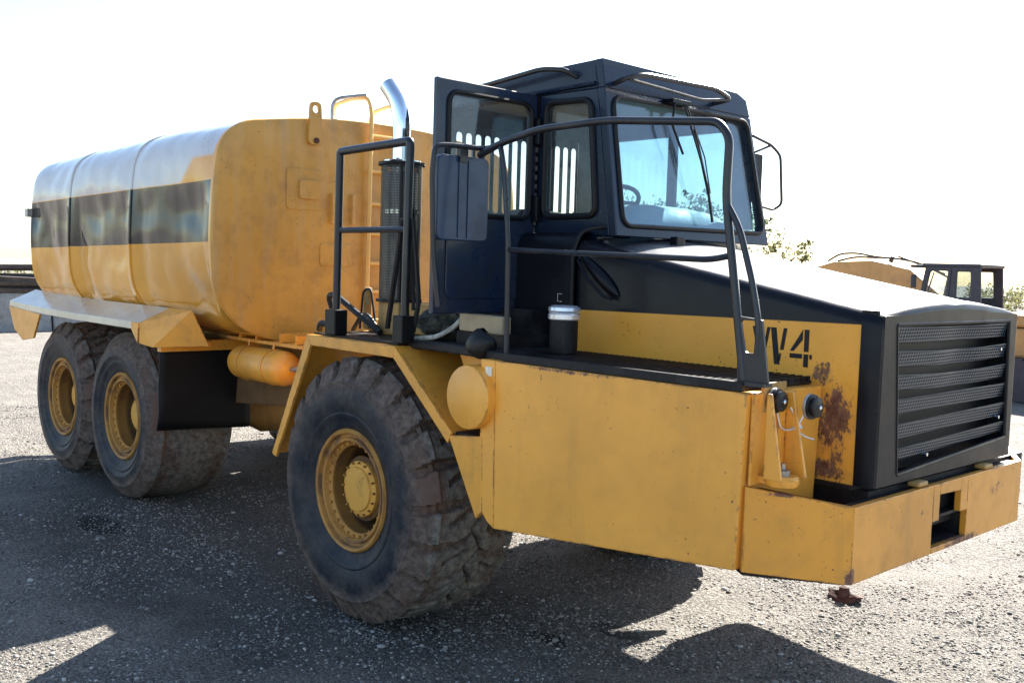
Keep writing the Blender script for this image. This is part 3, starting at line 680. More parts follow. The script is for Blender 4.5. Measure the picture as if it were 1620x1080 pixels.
# front plate with T-shaped hitch opening built from pieces
zt = lambda y: 1.262+(y+1.10)*.0036; zbm = lambda y: .955+(y+1.10)*.006
def fp(y0, y1, z0, z1): mb.box(2.90, 2.93, y0, y1, z0, z1)
def fq(y0, y1, a0, a1, b0, b1):  # bottom a0..a1, top b0..b1
    mb.prism([(y0, a0), (y1, a1), (y1, b1), (y0, b0)], PX(2.90), PX(2.93))
fq(-1.098, -.41, zbm(-1.1), zbm(-.41), zt(-1.1), zt(-.41)); fq(-.06, .555, zbm(-.06), zbm(.555), zt(-.06), zt(.555))
fq(-.41, -.06, zbm(-.41), zbm(-.06), .985, .985); fq(-.41, -.345, 1.10, 1.10, zt(-.41), zt(-.345)); fq(-.13, -.06, 1.11, 1.11, zt(-.13), zt(-.06)); fq(-.345, -.13, 1.215, 1.208, zt(-.345), zt(-.13))
bmp = part(mb, 'bumper', mYbump, T, bevel=.003)
mb = MB(); seg(mb, (2.655, -1.43, 1.0, .99), (2.90, -1.09, .957, .947), .10)
mb.add([(2.66, -1.40, 1.325), (2.925, -1.085, 1.255), (2.925, .55, 1.26), (2.86, .55, 1.262), (2.86, -1.06, 1.257), (2.62, -1.33, 1.322)], [(0, 1, 4, 5), (1, 2, 3, 4)])
q = part(mb, 'bumper_top_flange', mBlkD, bmp); sm = q.modifiers.new('s', 'SOLIDIFY'); sm.thickness = .006
mb = MB(); mb.box(2.60, 2.62, -.48, .02, .93, 1.25); mb.prism([(2.62, .985), (2.90, .975), (2.90, .985), (2.62, 1.03)], PY(-.42), PY(-.05)); mb.prism([(2.62, 1.10), (2.90, 1.098), (2.90, 1.112), (2.62, 1.14)], PY(-.42), PY(-.05)); mb.box(2.62, 2.90, -.43, -.42, .97, 1.24); mb.box(2.62, 2.90, -.05, -.04, .97, 1.24)
part(mb, 'tow_hitch_pocket', mBlkD, bmp)
mb = MB(); mb.box(1.2, 2.86, -.86, .75, 1.05, 1.28); mb.box(2.5, 2.80, -.9, -.4, 1.28, 1.30); part(mb, 'front_frame', mBlkD, T)
for y in (-.50, .18):
    mb = MB(); mb.box(2.87, 2.925, y-.045, y+.045, 1.268, 1.290); part(mb, 'mounting_lug', mYdirty, bmp, bevel=.008)
# hinge post assembly between box and bumper
mb = MB(); mb.box(2.652, 2.70, -1.30, -1.18, 1.34, 1.70); mb.prism([(2.70, 1.70), (2.70, 1.37), (2.80, 1.37), (2.73, 1.70)], PY(-1.25), PY(-1.235)); mb.prism([(2.70, 1.70), (2.70, 1.37), (2.78, 1.37), (2.72, 1.70)], PY(-1.39), PY(-1.375))
mb.box(2.652, 2.665, -1.42, -1.19, 1.34, 1.70); hp = part(mb, 'step_hinge_bracket', mY, T, bevel=.004)
mb = MB(); mb.lathe([(.060, 0), (.066, .01), (.066, .03), (.058, .04)], (2.74, -1.32, 1.345), 'z', 24); mb.box(2.66, 2.74, -1.37, -1.26, 1.35, 1.38); part(mb, 'hinge_foot', mY, hp, smooth=True)
mb = MB(); mb.lathe([(.03, 0), (.03, .02), (.012, .024), (.012, .045)], (2.74, -1.32, 1.385), 'z', 12); part(mb, 'pin', mSteel, hp, smooth=True)
mb = MB(); mb.box(2.655, 2.668, -1.36, -1.20, 1.62, 1.735); part(mb, 'latch_plate', mYdirty, hp, bevel=.003)
for (x, y, z) in ((2.69, -1.30, 1.665), (2.78, -1.19, 1.645)):
    mb = MB(); mb.lathe([(.030, -.012), (.046, -.012), (.048, -.004), (.048, .006), (.034, .010), (.040, .014), (.040, .024), (.030, .028), (.001, .028)], (x, y, z), 'x', 26, cap=False)
    fs = part(mb, 'rubber_stop', mBag, hp, smooth=True)
    mb = MB(); mb.lathe([(.049, -.016), (.051, -.014), (.051, -.006), (.049, -.004)], (x, y, z), 'x', 26); part(mb, 'steel_washer', mSteel, fs, smooth=True)
    mb = MB(); mb.lathe([(.009, .026), (.009, .036), (.004, .04)], (x, y, z), 'x', 10); part(mb, 'bolt', mChrome, fs, smooth=True)
mb = MB(); mb.tube([(2.70, -1.31, 1.62), (2.71, -1.30, 1.56), (2.73, -1.26, 1.55), (2.75, -1.23, 1.58), (2.76, -1.22, 1.61)], .004, 6, fil=.02)
mb.tube([(2.74, -1.25, 1.56), (2.77, -1.22, 1.53), (2.80, -1.20, 1.52)], .004, 6); mb.tube([(2.72, -1.25, 1.64), (2.76, -1.23, 1.56)], .006, 6); part(mb, 'safety_wire', mWire, hp, smooth=True)
# ---- hood
def ze(x): return 2.335-(x-1.22)*.285/1.58
def hood_sec(x, zb=1.30, e=0.0):
    z = ze(x)+e; yl, yr = -.88-e, .50+e; P = [(yl, zb), (yl, 1.7), (yl, z-.085)]
    for k in range(1, 7): a = R(90*k/6); P.append((yl+.07*(1-math.cos(a)), z-.085+.055*math.sin(a)))
    for k in range(1, 12):
        t = k/12; y = yl+.07+(yr-yl-.14)*t; P.append((y, z-.03+.042*math.sin(math.pi*t)**.8))
    for k in range(6, -1, -1): a = R(90*k/6); P.append((yr-.07*(1-math.cos(a)), z-.085+.055*math.sin(a)))
    P += [(yr, 1.7), (yr, zb)]; return P
mb = MB(); mb.grid([[(float(x), y, z) for y, z in hood_sec(float(x))] for x in np.linspace(1.20, 2.80, 24)])
hood = part(mb, 'hood', mHood, T, smooth=True)
mb = MB(); mb.grid([[(x, y, z) for y, z in hood_sec(x, 1.30, e)] for x, e in ((2.800, -.003), (2.802, .004), (2.875, .004), (2.888, -.004), (2.892, -.02))])
nose = part(mb, 'grille_surround', mBlk, T, smooth=True)
so_ = [(p[0], p[1]) for p in hood_sec(2.89, 1.30, -.02)]
# front face: frame between section outline and grille opening
def outer_quadpts():
    O = [(-.86, 1.305), (.485, 1.300)]
    top = [(y, z) for y, z in so_ if z > 1.75][::-1]
    return O, top
GO = rpoly([(-.69, 1.335), (.425, 1.395), (.395, 1.965), (-.755, 1.965)], .012, 6)
mb = MB(); YL, YR = -.862, .482
# left, right, bottom, top pieces butt together
mb.prism([(YL, 1.30), (-.69, 1.335), (-.755, 1.965), (YL, 2.0)], PX(2.86), PX(2.892))
mb.prism([(.425, 1.395), (YR, 1.30), (YR, 2.0), (.395, 1.965)], PX(2.86), PX(2.892))
mb.prism([(YL, 1.30), (YR, 1.30), (.425, 1.395), (-.69, 1.335)], PX(2.86), PX(2.892))
topc = [(YL, 2.0), (-.755, 1.965), (.395, 1.965), (YR, 2.0)] + [(y, z) for y, z in so_[::-1] if z > 2.0]
mb.prism(topc, PX(2.86), PX(2.892)); part(mb, 'front_frame_plate', mBlk, nose)
mb = MB(); mb.box(2.78, 2.79, -.84, .47, 1.32, 2.02); mb.box(2.79, 2.86, .44, .46, 1.32, 2.02); mb.box(2.79, 2.86, -.86, -.84, 1.32, 2.02); part(mb, 'radiator_core', mGlassBlack, nose)
mb = MB(); mb.tube([(2.888, a, b) for a, b in GO], .009, 6, closed=True); part(mb, 'grille_edge', mBlk, nose, smooth=True)
for i in range(6):
    z1 = 1.955-i*.100; z0 = z1-.098 if i < 5 else 1.37
    def yl(z): return -.755+(1.965-z)*.103+.008
    def yr(z): return .395+(1.965-z)*.05-.008
    mb = MB(); rows = []; uv = []
    ny = 25; dent = (.012, .02, .01, 0, 0, 0)[i]
    for j, (z, x) in enumerate(((z1, 2.872), (z1-.004, 2.886), (z0+.034, 2.872), (z0+.028, 2.862))):
        sag = [(.0 if i > 2 else -.012*math.sin(math.pi*k/(ny-1))*(1 if i else .6)) for k in range(ny)]
        slope = [(-.0 if i < 3 else -.012+.03*(k/(ny-1)))*(i-2)/3 for k in range(ny)]
        rows.append([(x-dent*math.exp(-((k/(ny-1)-.55)/.12)**2), yl(z)+(yr(z)-yl(z))*k/(ny-1), z+sag[k]+(slope[k] if i > 2 else 0)) for k in range(ny)])
    mb.grid(rows); o = part(mb, 'grille_slat', mPerf, nose, smooth=True)
    me = o.data; ul = me.uv_layers.new(name='uv')
    for lp in me.loops: c = me.vertices[lp.vertex_index].co; ul.data[lp.index].uv = (c.y*.62, c.z)
    mb = MB(); z = z1-.001
    mb.tube([(2.884-dent*math.exp(-((k/(ny-1)-.55)/.12)**2), yl(z)+(yr(z)-yl(z))*k/(ny-1), rows[1][k][2]+.002) for k in range(ny)], .0035, 6); part(mb, 'slat_lip', mBlk, nose, smooth=True)
for (y, z) in ((.31, 1.83), (.33, 1.50), (-.42, 1.395)):
    mb = MB(); mb.lathe([(.008, 0), (.008, .02)], (2.875, y, z), 'x', 8); part(mb, 'bolt', mChrome, nose)
# hood stencil letters (flat print)
def glyph(polys, nm):
    mb = MB()
    for p in polys: mb.add([(x, -.8815, z) for x, z in p], [tuple(range(len(p)))])
    return part(mb, nm, mBlkD, hood)
Wx = 2.33; z1, z0 = 1.925, 1.765
def stroke(a, za, b, zb, w): return [(a, za), (a+w, za), (b+w, zb), (b, zb)]
glyph([stroke(-.045+Wx, z1, -.004+Wx, z0, .030), stroke(Wx+.030, z1, Wx+.014, z0+.070, .016), stroke(Wx+.012, z0+.055, Wx+.004+.004, z0+.02, .010), stroke(Wx+.048, z1, Wx+.072, z0, .028), stroke(Wx+.112, z1, Wx+.098, z0+.065, .018), stroke(Wx+.096, z0+.05, Wx+.090, z0+.015, .010)], 'letter_w')
Fx = 2.492
glyph([[(Fx+.052, z1), (Fx+.075, z1), (Fx+.075, z0+.065), (Fx+.052, z0+.065)], [(Fx+.052, z0+.055), (Fx+.075, z0+.055), (Fx+.075, z0), (Fx+.052, z0)], [(Fx-.015, z0+.055), (Fx+.045, z0+.055), (Fx+.045, z0+.035), (Fx-.015, z0+.035)], [(Fx+.045, z1), (Fx+.045, z1-.045), (Fx+.003, z0+.065), (Fx-.015, z0+.065)], [(Fx+.080, z0+.055), (Fx+.092, z0+.055), (Fx+.092, z0+.035), (Fx+.080, z0+.035)]], 'digit_four')
mb = MB(); mb.tube([(2.235, -.8815, 1.925), (2.25, -.8815, 1.90)], .001, 4)
# hood air scoop lump
mb = MB(); rows = []
for i in range(13):
    t = i/12; w = math.sin(math.pi*min(1, t*.98+.01))**.5
    cx_, cz_ = 1.235+t*.26, 2.225-t*.20
    nx_, nz_ = .61, .79
    rows.append([(cx_+nx_*.032*w*math.cos(a)*(.7+.4*t), -.885-.028*w*max(0, math.sin(a)), cz_+nz_*.042*w*math.cos(a)*(.7+.4*t)) for a in [2*math.pi*k/14 for k in range(14)]])
mb.grid(rows, close_u=True); sc_ = part(mb, 'side_scoop', mBlk, hood, smooth='all')
mb = MB(); mb.tube([(1.225, -.905, 2.20), (1.30, -.915, 2.11), (1.42, -.915, 2.02), (1.47, -.905, 2.01)], .008, 8, fil=.03); mb.tube([(1.215, -.89, 2.235), (1.24, -.905, 2.20)], .008); part(mb, 'handle', mBlk, hood, smooth=True)
mb = MB(); mb.box(1.42, 1.47, -.40, -.33, ze(1.44)-.01, ze(1.44)+.045); part(mb, 'hood_latch', mBlk, hood, bevel=.005)
# cowl between cab and hood
mb = MB(); rows = []
for x in np.linspace(.70, 1.185, 8):
    x = float(x); rows.append([(x, -.90, 1.71), (x, -.90, 2.26)] + [(x, -.90+.09*(1-math.cos(R(90*k/6))), 2.26+.085*math.sin(R(90*k/6))) for k in range(1, 7)] + [(x, -.75, 2.35), (x, -.5, 2.37)])
mb.grid(rows); mb.add([(.70, -.90, 1.71), (.70, -.90, 2.26), (.70, -.75, 2.35), (.70, -.6, 2.35), (.70, -.6, 1.71)], [(0, 1, 2, 3, 4)])
cw = part(mb, 'cowl_panel', mBlk, T, smooth=True)
mb = MB(); mb.tube([(1.192, -.905, 1.72), (1.192, -.905, 2.25), (1.20, -.86, 2.35), (1.25, -.78, 2.375), (1.32, -.70, 2.385)], .012, 8, fil=.04); part(mb, 'hood_seal', mGlassBlack, cw, smooth=True)
mb = MB(); mb.tube([(1.12, -.905, 2.02), (1.09, -.905, 2.02), (1.09, -.905, 1.98), (1.12, -.905, 1.98)], .003, 6); part(mb, 'key_plate', mRope, cw)
for (x, z) in ((1.07, 2.30), (1.10, 2.33)):
    pass
mb = MB(); mb.tube([(1.19, -1.0, 1.90), (1.19, -1.0, 1.95), (1.20, -1.02, 1.965)], .006, 6); part(mb, 'hood_catch', mHose, cw, smooth=True)
# ---- fluid canister with chrome cap
can = part(MB().lathe([(.001, 0), (.066, 0), (.070, .01), (.070, .16), (.066, .165), (.001, .166)], (1.36, -1.13, 1.736), 'z', 32, cap=False), 'canister', mBlkD, T, smooth=True)
part(MB().lathe([(.074, 0), (.080, .006), (.080, .028), (.074, .034), (.076, .04), (.080, .046), (.078, .062), (.06, .072), (.001, .074)], (1.36, -1.13, 1.90), 'z', 32, cap=False), 'canister_cap', simple('cap_metal', (.72, .74, .78), .25, .6, var=.1), can, smooth=True)
# ---- cab
def fx(z): return 1.21+(3.25-z)*.157
def FR(off=0.0): return lambda y, z: (fx(z)+off, y, z)
cabp = MB()
ws_o = rpoly([(-.755, 2.33), (.645, 2.33), (.565, 3.10), (-.755, 3.10)], .002, 7)
ws_i = rpoly([(-.70, 2.385), (.595, 2.40), (.520, 3.075), (-.70, 3.06)], .07, 7)
cabp.ring(ws_o, ws_i, FR(0), FR(-.05))
# forehead of the roof (front)
cabp.prism([(-.755, 3.10), (.565, 3.10), (.54, 3.205), (.45, 3.235), (-.755, 3.252)], FR(0), FR(-.05))
# side with front quarter window, leaning front edge
sd_o = rpoly([(.74, 2.33), (1.303, 2.33), (1.183, 3.10), (.74, 3.10)], .002, 7)
sd_i = rpoly([(.815, 2.435), (1.205, 2.435), (1.145, 3.045), (.815, 3.055)], .06, 7)
cabp.ring(sd_o, sd_i, PY(-.755), PY(-.71))
# roof side fascia
cabp.prism([(-.14, 3.10), (1.183, 3.10), (1.16, 3.25), (-.14, 3.215)], PY(-.755), PY(-.71))
cabp.prism([(-.14, 3.10), (1.183, 3.10), (1.16, 3.235), (-.14, 3.20)], PY(.50), PY(.54))
cab = part(cabp, 'cab', mNavy, T, bevel=.006)
mb = MB(); mb.grid([[(-.14, -.754, 3.213), (-.14, 0, 3.235), (-.14, .45, 3.215), (-.14, .535, 3.19)], [(1.214, -.754, 3.250), (1.214, 0, 3.245), (1.215, .45, 3.233), (1.215, .53, 3.205)]]); q = part(mb, 'roof', mNavy, cab); sm = q.modifiers.new('s', 'SOLIDIFY'); sm.thickness = .03; sm.offset = -1
mb = MB(); mb.box(-.12, 1.15, -.70, .50, 3.145, 3.155); part(mb, 'headliner', mInt, cab)
mb = MB(); mb.tube([(-.12, -.765, 3.105), (1.175, -.765, 3.125)], .012, 8); part(mb, 'drip_rail', mNavy, cab, smooth=True)
# lower body, B pillar, rear wall with slotted guard, far side
mb = MB(); mb.box(-.14, .74, -.75, -.70, 1.74, 1.93); mb.box(.74, 1.22, -.75, -.70, 1.74, 2.33); mb.box(-.14, -.06, -.755, -.68, 1.74, 3.10); mb.box(-.14, 1.25, -.70, .56, 1.74, 1.80); mb.box(1.18, 1.22, -.70, .58, 1.8, 2.33)
mb.box(-.14, 1.20, .54, .58, 1.74, 2.42); mb.box(-.14, -.02, .50, .54, 2.42, 3.10); mb.box(.66, .72, .50, .54, 2.42, 3.10); mb.prism([(1.16, 2.42), (1.30, 2.42), (1.20, 3.10), (1.14, 3.10)], PY(.50), PY(.56)); mb.box(-.14, 1.2, .50, .54, 3.02, 3.10)
mb.box(-.14, -.11, -.68, .50, 1.74, 2.44); mb.box(-.14, -.11, -.68, .50, 3.03, 3.19)
part(mb, 'cab_frame', mNavy, cab, bevel=.006)
for y in np.linspace(-.60, .44, 14):
    y = float(y); mb = MB(); mb.ring(rpoly(rect(y-.040, y+.040, 2.44, 3.03), .001, 5), rpoly(rect(y-.028, y+.028, 2.50, 2.99), .027, 5), PX(-.13), PX(-.118)); part(mb, 'guard_slot', mNavy, cab)
for (yy, zz) in ((-.60, 2.92), (-.60, 2.78)): pass
mb = MB(); mb.prism(ws_i, FR(-.022), FR(-.028)); part(mb, 'windshield', mWS, cab)
mb = MB(); mb.tube([FR(.004)(a, b) for a, b in ws_i], .013, 8, closed=True); part(mb, 'windshield_seal', mGlassBlack, cab, smooth=True)
mb = MB(); mb.prism(sd_i, PY(-.735), PY(-.730)); part(mb, 'side_window', mWin, cab)
mb = MB(); mb.tube([(a, -.760, b) for a, b in sd_i], .017, 8, closed=True); part(mb, 'window_seal', mGlassBlack, cab, smooth=True)
mb = MB(); mb.prism(rect(-.02, .66, 2.42, 3.02), PY(.515), PY(.52)); mb.prism([(.72, 2.42), (1.17, 2.42), (1.145, 3.02), (.72, 3.02)], PY(.515), PY(.52)); part(mb, 'far_window', mWin, cab)
# roof grab rails
mb = MB(); mb.tube([FR(.0)(-.67, 3.13), FR(.10)(-.68, 3.15), FR(.13)(-.58, 3.175), FR(.13)(.05, 3.19), FR(.11)(.22, 3.155), FR(.0)(.20, 3.14)], .014, 8, fil=.05); mb.tube([FR(.10)(-.67, 3.14), FR(.10)(-.05, 3.115), FR(.11)(.20, 3.15)], .009, 8, fil=.04); part(mb, 'roof_grab_rail', mRail, cab, smooth=True)
mb = MB(); mb.tube([(.20, -.755, 3.17), (.25, -.83, 3.18), (.85, -.84, 3.225), (1.00, -.82, 3.205), (1.03, -.755, 3.175)], .014, 8, fil=.06); part(mb, 'roof_grab_rail', mRail, cab, smooth=True)
mb = MB(); mb.box(1.20, 1.31, -.28, -.12, 3.075, 3.10); mb.tube([(1.30, -.25, 3.09), (1.30, -.27, 2.96), (1.33, -.20, 2.80)], .008, 6); part(mb, 'wiper_motor_cover', mBlk, cab, bevel=.005)
mb = MB(); mb.tube([(1.30, -.17, 3.085), (1.36, -.06, 2.75), (1.37, .0, 2.60)], .006, 6); mb.tube([(1.30, -.15, 3.085), (1.35, -.03, 2.80), (1.37, .01, 2.60)], .004, 6); w_ = part(mb, 'wiper', mGlassBlack, cab, smooth=True)
mb = MB(); mb.tube([(1.325, -.10, 2.95), (1.365, .0, 2.60), (1.375, .035, 2.44)], .008, 6); part(mb, 'wiper_blade', mGlassBlack, cab, smooth=True)
# interior
mb = MB(); rows = []
for y in np.linspace(-.52, .52, 18):
    y = float(y); k = math.sqrt(max(0, 1-((y)/.54)**4)); rows.append([(.98, y, 2.30), (.99, y, 2.30+.19*k), (1.06, y, 2.30+.235*k), (1.16, y, 2.30+.215*k), (1.24, y, 2.30+.13*k), (1.26, y, 2.30)])
mb.grid(rows); part(mb, 'dashboard', mInt, cab, smooth='all')
mb = MB(); mb.tube([(.80+.19*math.sin(a)*.35, -.15+.20*math.cos(a), 2.56+.19*math.sin(a)*.45+.0) for a in [2*math.pi*k/28 for k in range(28)]], .014, 8, closed=True); mb.tube([(.80, -.15, 2.55), (1.0, -.15, 2.35)], .025, 8); mb.tube([(.80, -.34, 2.56), (.80, .04, 2.56)], .012, 6); part(mb, 'steering_wheel', mGlassBlack, cab, smooth=True)
mb = MB(); mb.prism(rpoly([(-.42, 2.0), (.12, 2.0), (.10, 2.52), (-.40, 2.52)], .10, 5), PX(.08), PX(.20)); mb.box(.10, .55, -.42, .12, 2.0, 2.16); part(mb, 'seat', mSeat, cab, bevel=.03)
# ---- open door, perpendicular to the cab side
dr = MB(); d_o = rpoly([(-1.475, 1.90), (-.765, 1.90), (-.765, 3.105), (-1.475, 3.105)], .004, 7); d_i = rpoly([(-1.40, 2.42), (-.815, 2.42), (-.815, 3.045), (-1.40, 3.045)], .07, 7)
dr.ring(d_o, d_i, PX(.75), PX(.715))
door = part(dr, 'door', mDoor, T, bevel=.008)
mb = MB(); mb.prism(d_i, PX(.735), PX(.730)); part(mb, 'door_glass', mWin, door)
mb = MB(); mb.tube([(.755, a, b) for a, b in d_i], .013, 8, closed=True); part(mb, 'door_seal', mGlassBlack, door, smooth=True)
mb = MB(); mb.prism(rpoly(rect(-1.40, -.86, 1.98, 2.33), .05, 5), PX(.752), PX(.760)); part(mb, 'door_inner_panel', mDoor, door, bevel=.004)
for z in (2.90, 2.48):
    mb = MB(); mb.box(.745, .80, -.80, -.757, z-.07, z+.07); mb.lathe([(.016, -.075), (.016, .075)], (.755, -.775, z), 'z', 10); part(mb, 'hinge', mBlk, door, bevel=.004)
mb = MB(); mb.box(.70, .76, -.765, -.757, 2.38, 3.10); part(mb, 'hinge_strip', mGlassBlack, door)
for k in range(9):
    z = 2.39+k*.05; mb = MB(); mb.box(.762, .768, -.785, -.772, z, z+.025); part(mb, 'hinge_pin_clip', mSteel, door)
# cab step light box and grimy cover under the door
mb = MB(); mb.prism([(.66, 1.805), (1.0, 1.80), (1.0, 1.895), (.66, 1.90)], PY(-1.22), PY(-1.15)); part(mb, 'step_tread_box', mBeige, T, bevel=.008)
mb = MB(); mb.box(.62, 1.02, -1.20, -.80, 1.735, 1.80); mb.box(.5, 1.0, -1.0, -.76, 1.735, 1.93); part(mb, 'step_support', mBlkD, T)
mb = MB(); rows = []
for i in range(22):
    v = i/21; row = []
    for k in range(30):
        a = 2*math.pi*k/30; w = math.sin(math.pi*(v*.92+.04))**.45; nz = noise.noise(Vector((math.cos(a)*2.2, math.sin(a)*2.2, v*4)))*.35+noise.noise(Vector((math.cos(a)*6, math.sin(a)*6, v*11)))*.2
        row.append((.40+.17*w*(1+nz)*math.cos(a), -1.10+.13*w*(1+nz)*math.sin(a), 1.73+.19*v+.02*nz))
    rows.append(row)
mb.grid(rows, close_u=True); rag = part(mb, 'grimy_boot_cover', mGrime, T, smooth=True)
mb = MB(); mb.tube([(.12, -1.25, 1.735), (.35, -1.27, 1.738), (.52, -1.25, 1.76), (.60, -1.20, 1.82), (.62, -1.15, 1.88)], .014, 8, fil=.06); part(mb, 'frayed_edge', mRope, rag, smooth=True)
# left mirror in front of the door
mb = MB(); mb.prism(rpoly(rect(-1.635, -1.305, 2.275, 2.69), .04, 5), PX(.93), PX(.97)); mir = part(mb, 'mirror', mBlue, T, bevel=.006)
mb = MB(); 
for y in (-1.50, -1.44): mb.box(.970, .976, y-.006, y+.006, 2.29, 2.67)
part(mb, 'mirror_rib', mBlue, mir)
mb = MB(); mb.box(.925, .929, -1.61, -1.33, 2.30, 2.67); part(mb, 'mirror_glass', mMirG, mir)
mb = MB(); mb.tube([(.99, -1.63, 1.95), (.97, -1.655, 2.2), (.96, -1.665, 2.60), (.965, -1.655, 2.725), (.97, -1.58, 2.735), (1.0, -1.36, 2.735), (1.12, -1.39, 2.74)], .013, 8, fil=.05); mb.box(.955, .985, -1.51, -1.46, 2.66, 2.73); part(mb, 'mirror_arm', mRail, mir, smooth=True)
# right mirror
mb = MB(); mb.tube([(1.22, .62, 3.0), (1.24, .80, 2.96), (1.27, .86, 2.90), (1.27, .90, 2.60), (1.25, .84, 2.56), (1.24, .68, 2.58)], .009, 6, fil=.03); mb.tube([(1.22, .64, 2.90), (1.24, .80, 2.96)], .008, 6); mf = part(mb, 'mirror_arm', mRail, T, smooth=True)
mb = MB(); mb.prism(rpoly(rect(.67, .76, 2.60, 2.90), .02, 4), PX(1.18), PX(1.21)); part(mb, 'mirror', mBlk, mf, bevel=.004)
# ---- handrail in front of the cab
mb = MB(); mb.tube([(1.24, -1.40, 1.735), (1.23, -1.40, 2.25), (1.19, -1.40, 2.60), (1.15, -1.40, 2.755), (1.02, -1.38, 2.715)], .013, 8, fil=.05)
hr = part(mb, 'handrail', mRail, T, smooth=True)
mb = MB(); mb.tube([(1.0, -1.40, 2.70), (1.16, -1.40, 2.75), (1.42, -1.40, 2.795), (1.84, -1.40, 2.80), (2.43, -1.40, 2.745), (2.485, -1.40, 2.68), (2.48, -1.40, 2.45), (2.54, -1.40, 2.10), (2.60, -1.40, 1.74)], .017, 10, fil=.07); part(mb, 'top_tube', mRail, hr, smooth=True)
mb = MB(); mb.tube([(1.235, -1.40, 2.235), (2.42, -1.40, 2.205), (2.53, -1.40, 2.225)], .013, 8, fil=.05); part(mb, 'middle_rail', mRail, hr, smooth=True)
mb = MB(); mb.tube([(2.49, -1.40, 2.42), (2.55, -1.40, 2.33), (2.62, -1.40, 2.12), (2.66, -1.40, 1.95), (2.655, -1.40, 1.84)], .013, 8, fil=.05); part(mb, 'brace_tube', mRail, hr, smooth=True)
mb = MB(); mb.prism([(2.58, 1.99), (2.66, 1.96), (2.715, 1.735), (2.60, 1.735)], PY(-1.405), PY(-1.395)); 
mb = MB(); mb.ring(rpoly([(2.575, 1.735), (2.715, 1.735), (2.675, 1.98), (2.565, 1.99)], .004, 4), rpoly([(2.605, 1.85), (2.655, 1.85), (2.650, 1.975), (2.578, 1.975)], .015, 4), PY(-1.408), PY(-1.396)); mb.box(2.60, 2.71, -1.43, -1.37, 1.725, 1.74); part(mb, 'gusset_plate', mRail, hr)
# ---- railing on the front fender
mb = MB(); mb.tube([(-.29, -1.38, 1.73), (-.275, -1.38, 2.80), (.405, -1.38, 2.815), (.385, -1.38, 1.72)], .024, 10, fil=.02); rl = part(mb, 'fender_railing', mRail, T, smooth=True)
mb = MB(); mb.tube([(-.285, -1.38, 2.34), (.39, -1.38, 2.34)], .018, 8); part(mb, 'middle_rail', mRail, rl, smooth=True)
for x, w in ((-.29, .055), (.38, .045)):
    mb = MB(); mb.box(x-w, x+w, -1.38-.045, -1.38+.045, 1.72, 1.87); part(mb, 'post_socket', mGlassBlack, rl, bevel=.006)
mb = MB(); mb.tube([(.33, -1.34, 1.73), (.32, -1.34, 2.42), (.36, -1.34, 2.50), (.40, -1.34, 2.42), (.41, -1.34, 1.9)], .010, 8, fil=.04); mb.tube([(.05, -1.25, 1.78), (.30, -1.34, 2.40)], .016, 8); mb.tube([(.42, -1.36, 2.4), (.46, -1.34, 1.95), (.40, -1.33, 1.78)], .014, 8, fil=.05); part(mb, 'control_cable', mHose, rl, smooth=True)
# ---- exhaust
EX, EY = -.16, -1.0
mb = MB(); mb.lathe([(.10, 1.92), (.10, 2.70)], (EX-.02, EY, 0), 'z', 24); ex = part(mb, 'exhaust_stack', mSteel, T, smooth=True)
mb = MB(); P = [(EX-.03, EY, 2.70), (EX-.03, EY, 3.02), (EX-.06, EY-.01, 3.14), (EX-.14, EY-.03, 3.24)]; F_ = fillet([Vector(p) for p in P], .10); mb.tube(F_, .055, 20); part(mb, 'chrome_pipe', mChrome, ex, smooth=True)
mb = MB(); gr = .138
rows = [[(EX-.02+gr*math.cos(2*math.pi*k/40), EY+gr*.85*math.sin(2*math.pi*k/40), z) for k in range(41)] for z in (1.93, 2.75)]
mb.grid(rows); o = part(mb, 'perforated_guard', mPerfX, ex, smooth=True); me = o.data; ul = me.uv_layers.new(name='uv')
for poly in me.polygons:
    for li in poly.loop_indices:
        vi = me.loops[li].vertex_index; ul.data[li].uv = ((vi % 41)*2*math.pi*gr/40, me.vertices[vi].co.z)
mb = MB(); 
for z in (1.92, 2.745): mb.lathe([(gr+.004, z), (gr+.004, z+.018), (gr-.03, z+.018), (gr-.03, z)], (EX-.02, EY, 0), 'z', 40, cap=False)
for a in (200, 320, 90): mb.tube([(EX-.02+(gr+.004)*math.cos(R(a)), EY+(gr+.004)*math.sin(R(a))*.9, z) for z in (1.93, 2.75)], .010, 6)
part(mb, 'guard_frame', mBlk, ex, smooth=True)
mb = MB(); mb.lathe([(.06, 2.755), (.115, 2.755), (.115, 2.775), (.06, 2.775)], (EX-.02, EY, 0), 'z', 24, cap=False); mb.lathe([(.103, 2.45), (.106, 2.45), (.106, 2.48), (.103, 2.48)], (EX-.02, EY, 0), 'z', 24, cap=False); part(mb, 'clamp_ring', mChrome, ex, smooth=True)
mb = MB(); mb.box(-.05, .30, -1.05, -.80, 1.735, 1.92); mb.box(-.26, -.05, -1.1, -.9, 1.72, 1.92); part(mb, 'exhaust_base', mYdirty, ex, bevel=.01)
for pth, r in (([(-.62, -1.15, 1.74), (-.66, -1.2, 1.94), (-.55, -1.22, 1.95), (-.35, -1.2, 1.85), (-.12, -1.18, 1.74)], .020), ([(-.60, -1.05, 1.72), (-.40, -1.1, 1.86), (-.2, -1.12, 1.73)], .014), ([(-.45, -1.1, 1.74), (-.42, -1.1, 1.98), (-.34, -1.1, 2.0), (-.30, -1.08, 1.74)], .007), ([(-.36, -1.0, 1.74), (-.30, -1.0, 1.92), (-.22, -1.0, 1.93), (-.12, -1.0, 1.74)], .006), ([(-.6, -1.3, 1.73), (-.55, -1.32, 1.78), (-.45, -1.3, 1.75), (-.38, -1.28, 1.735)], .02)):
    mb = MB(); mb.tube(pth, r, 8, fil=.12); part(mb, 'hose', mHose, T, smooth=True)
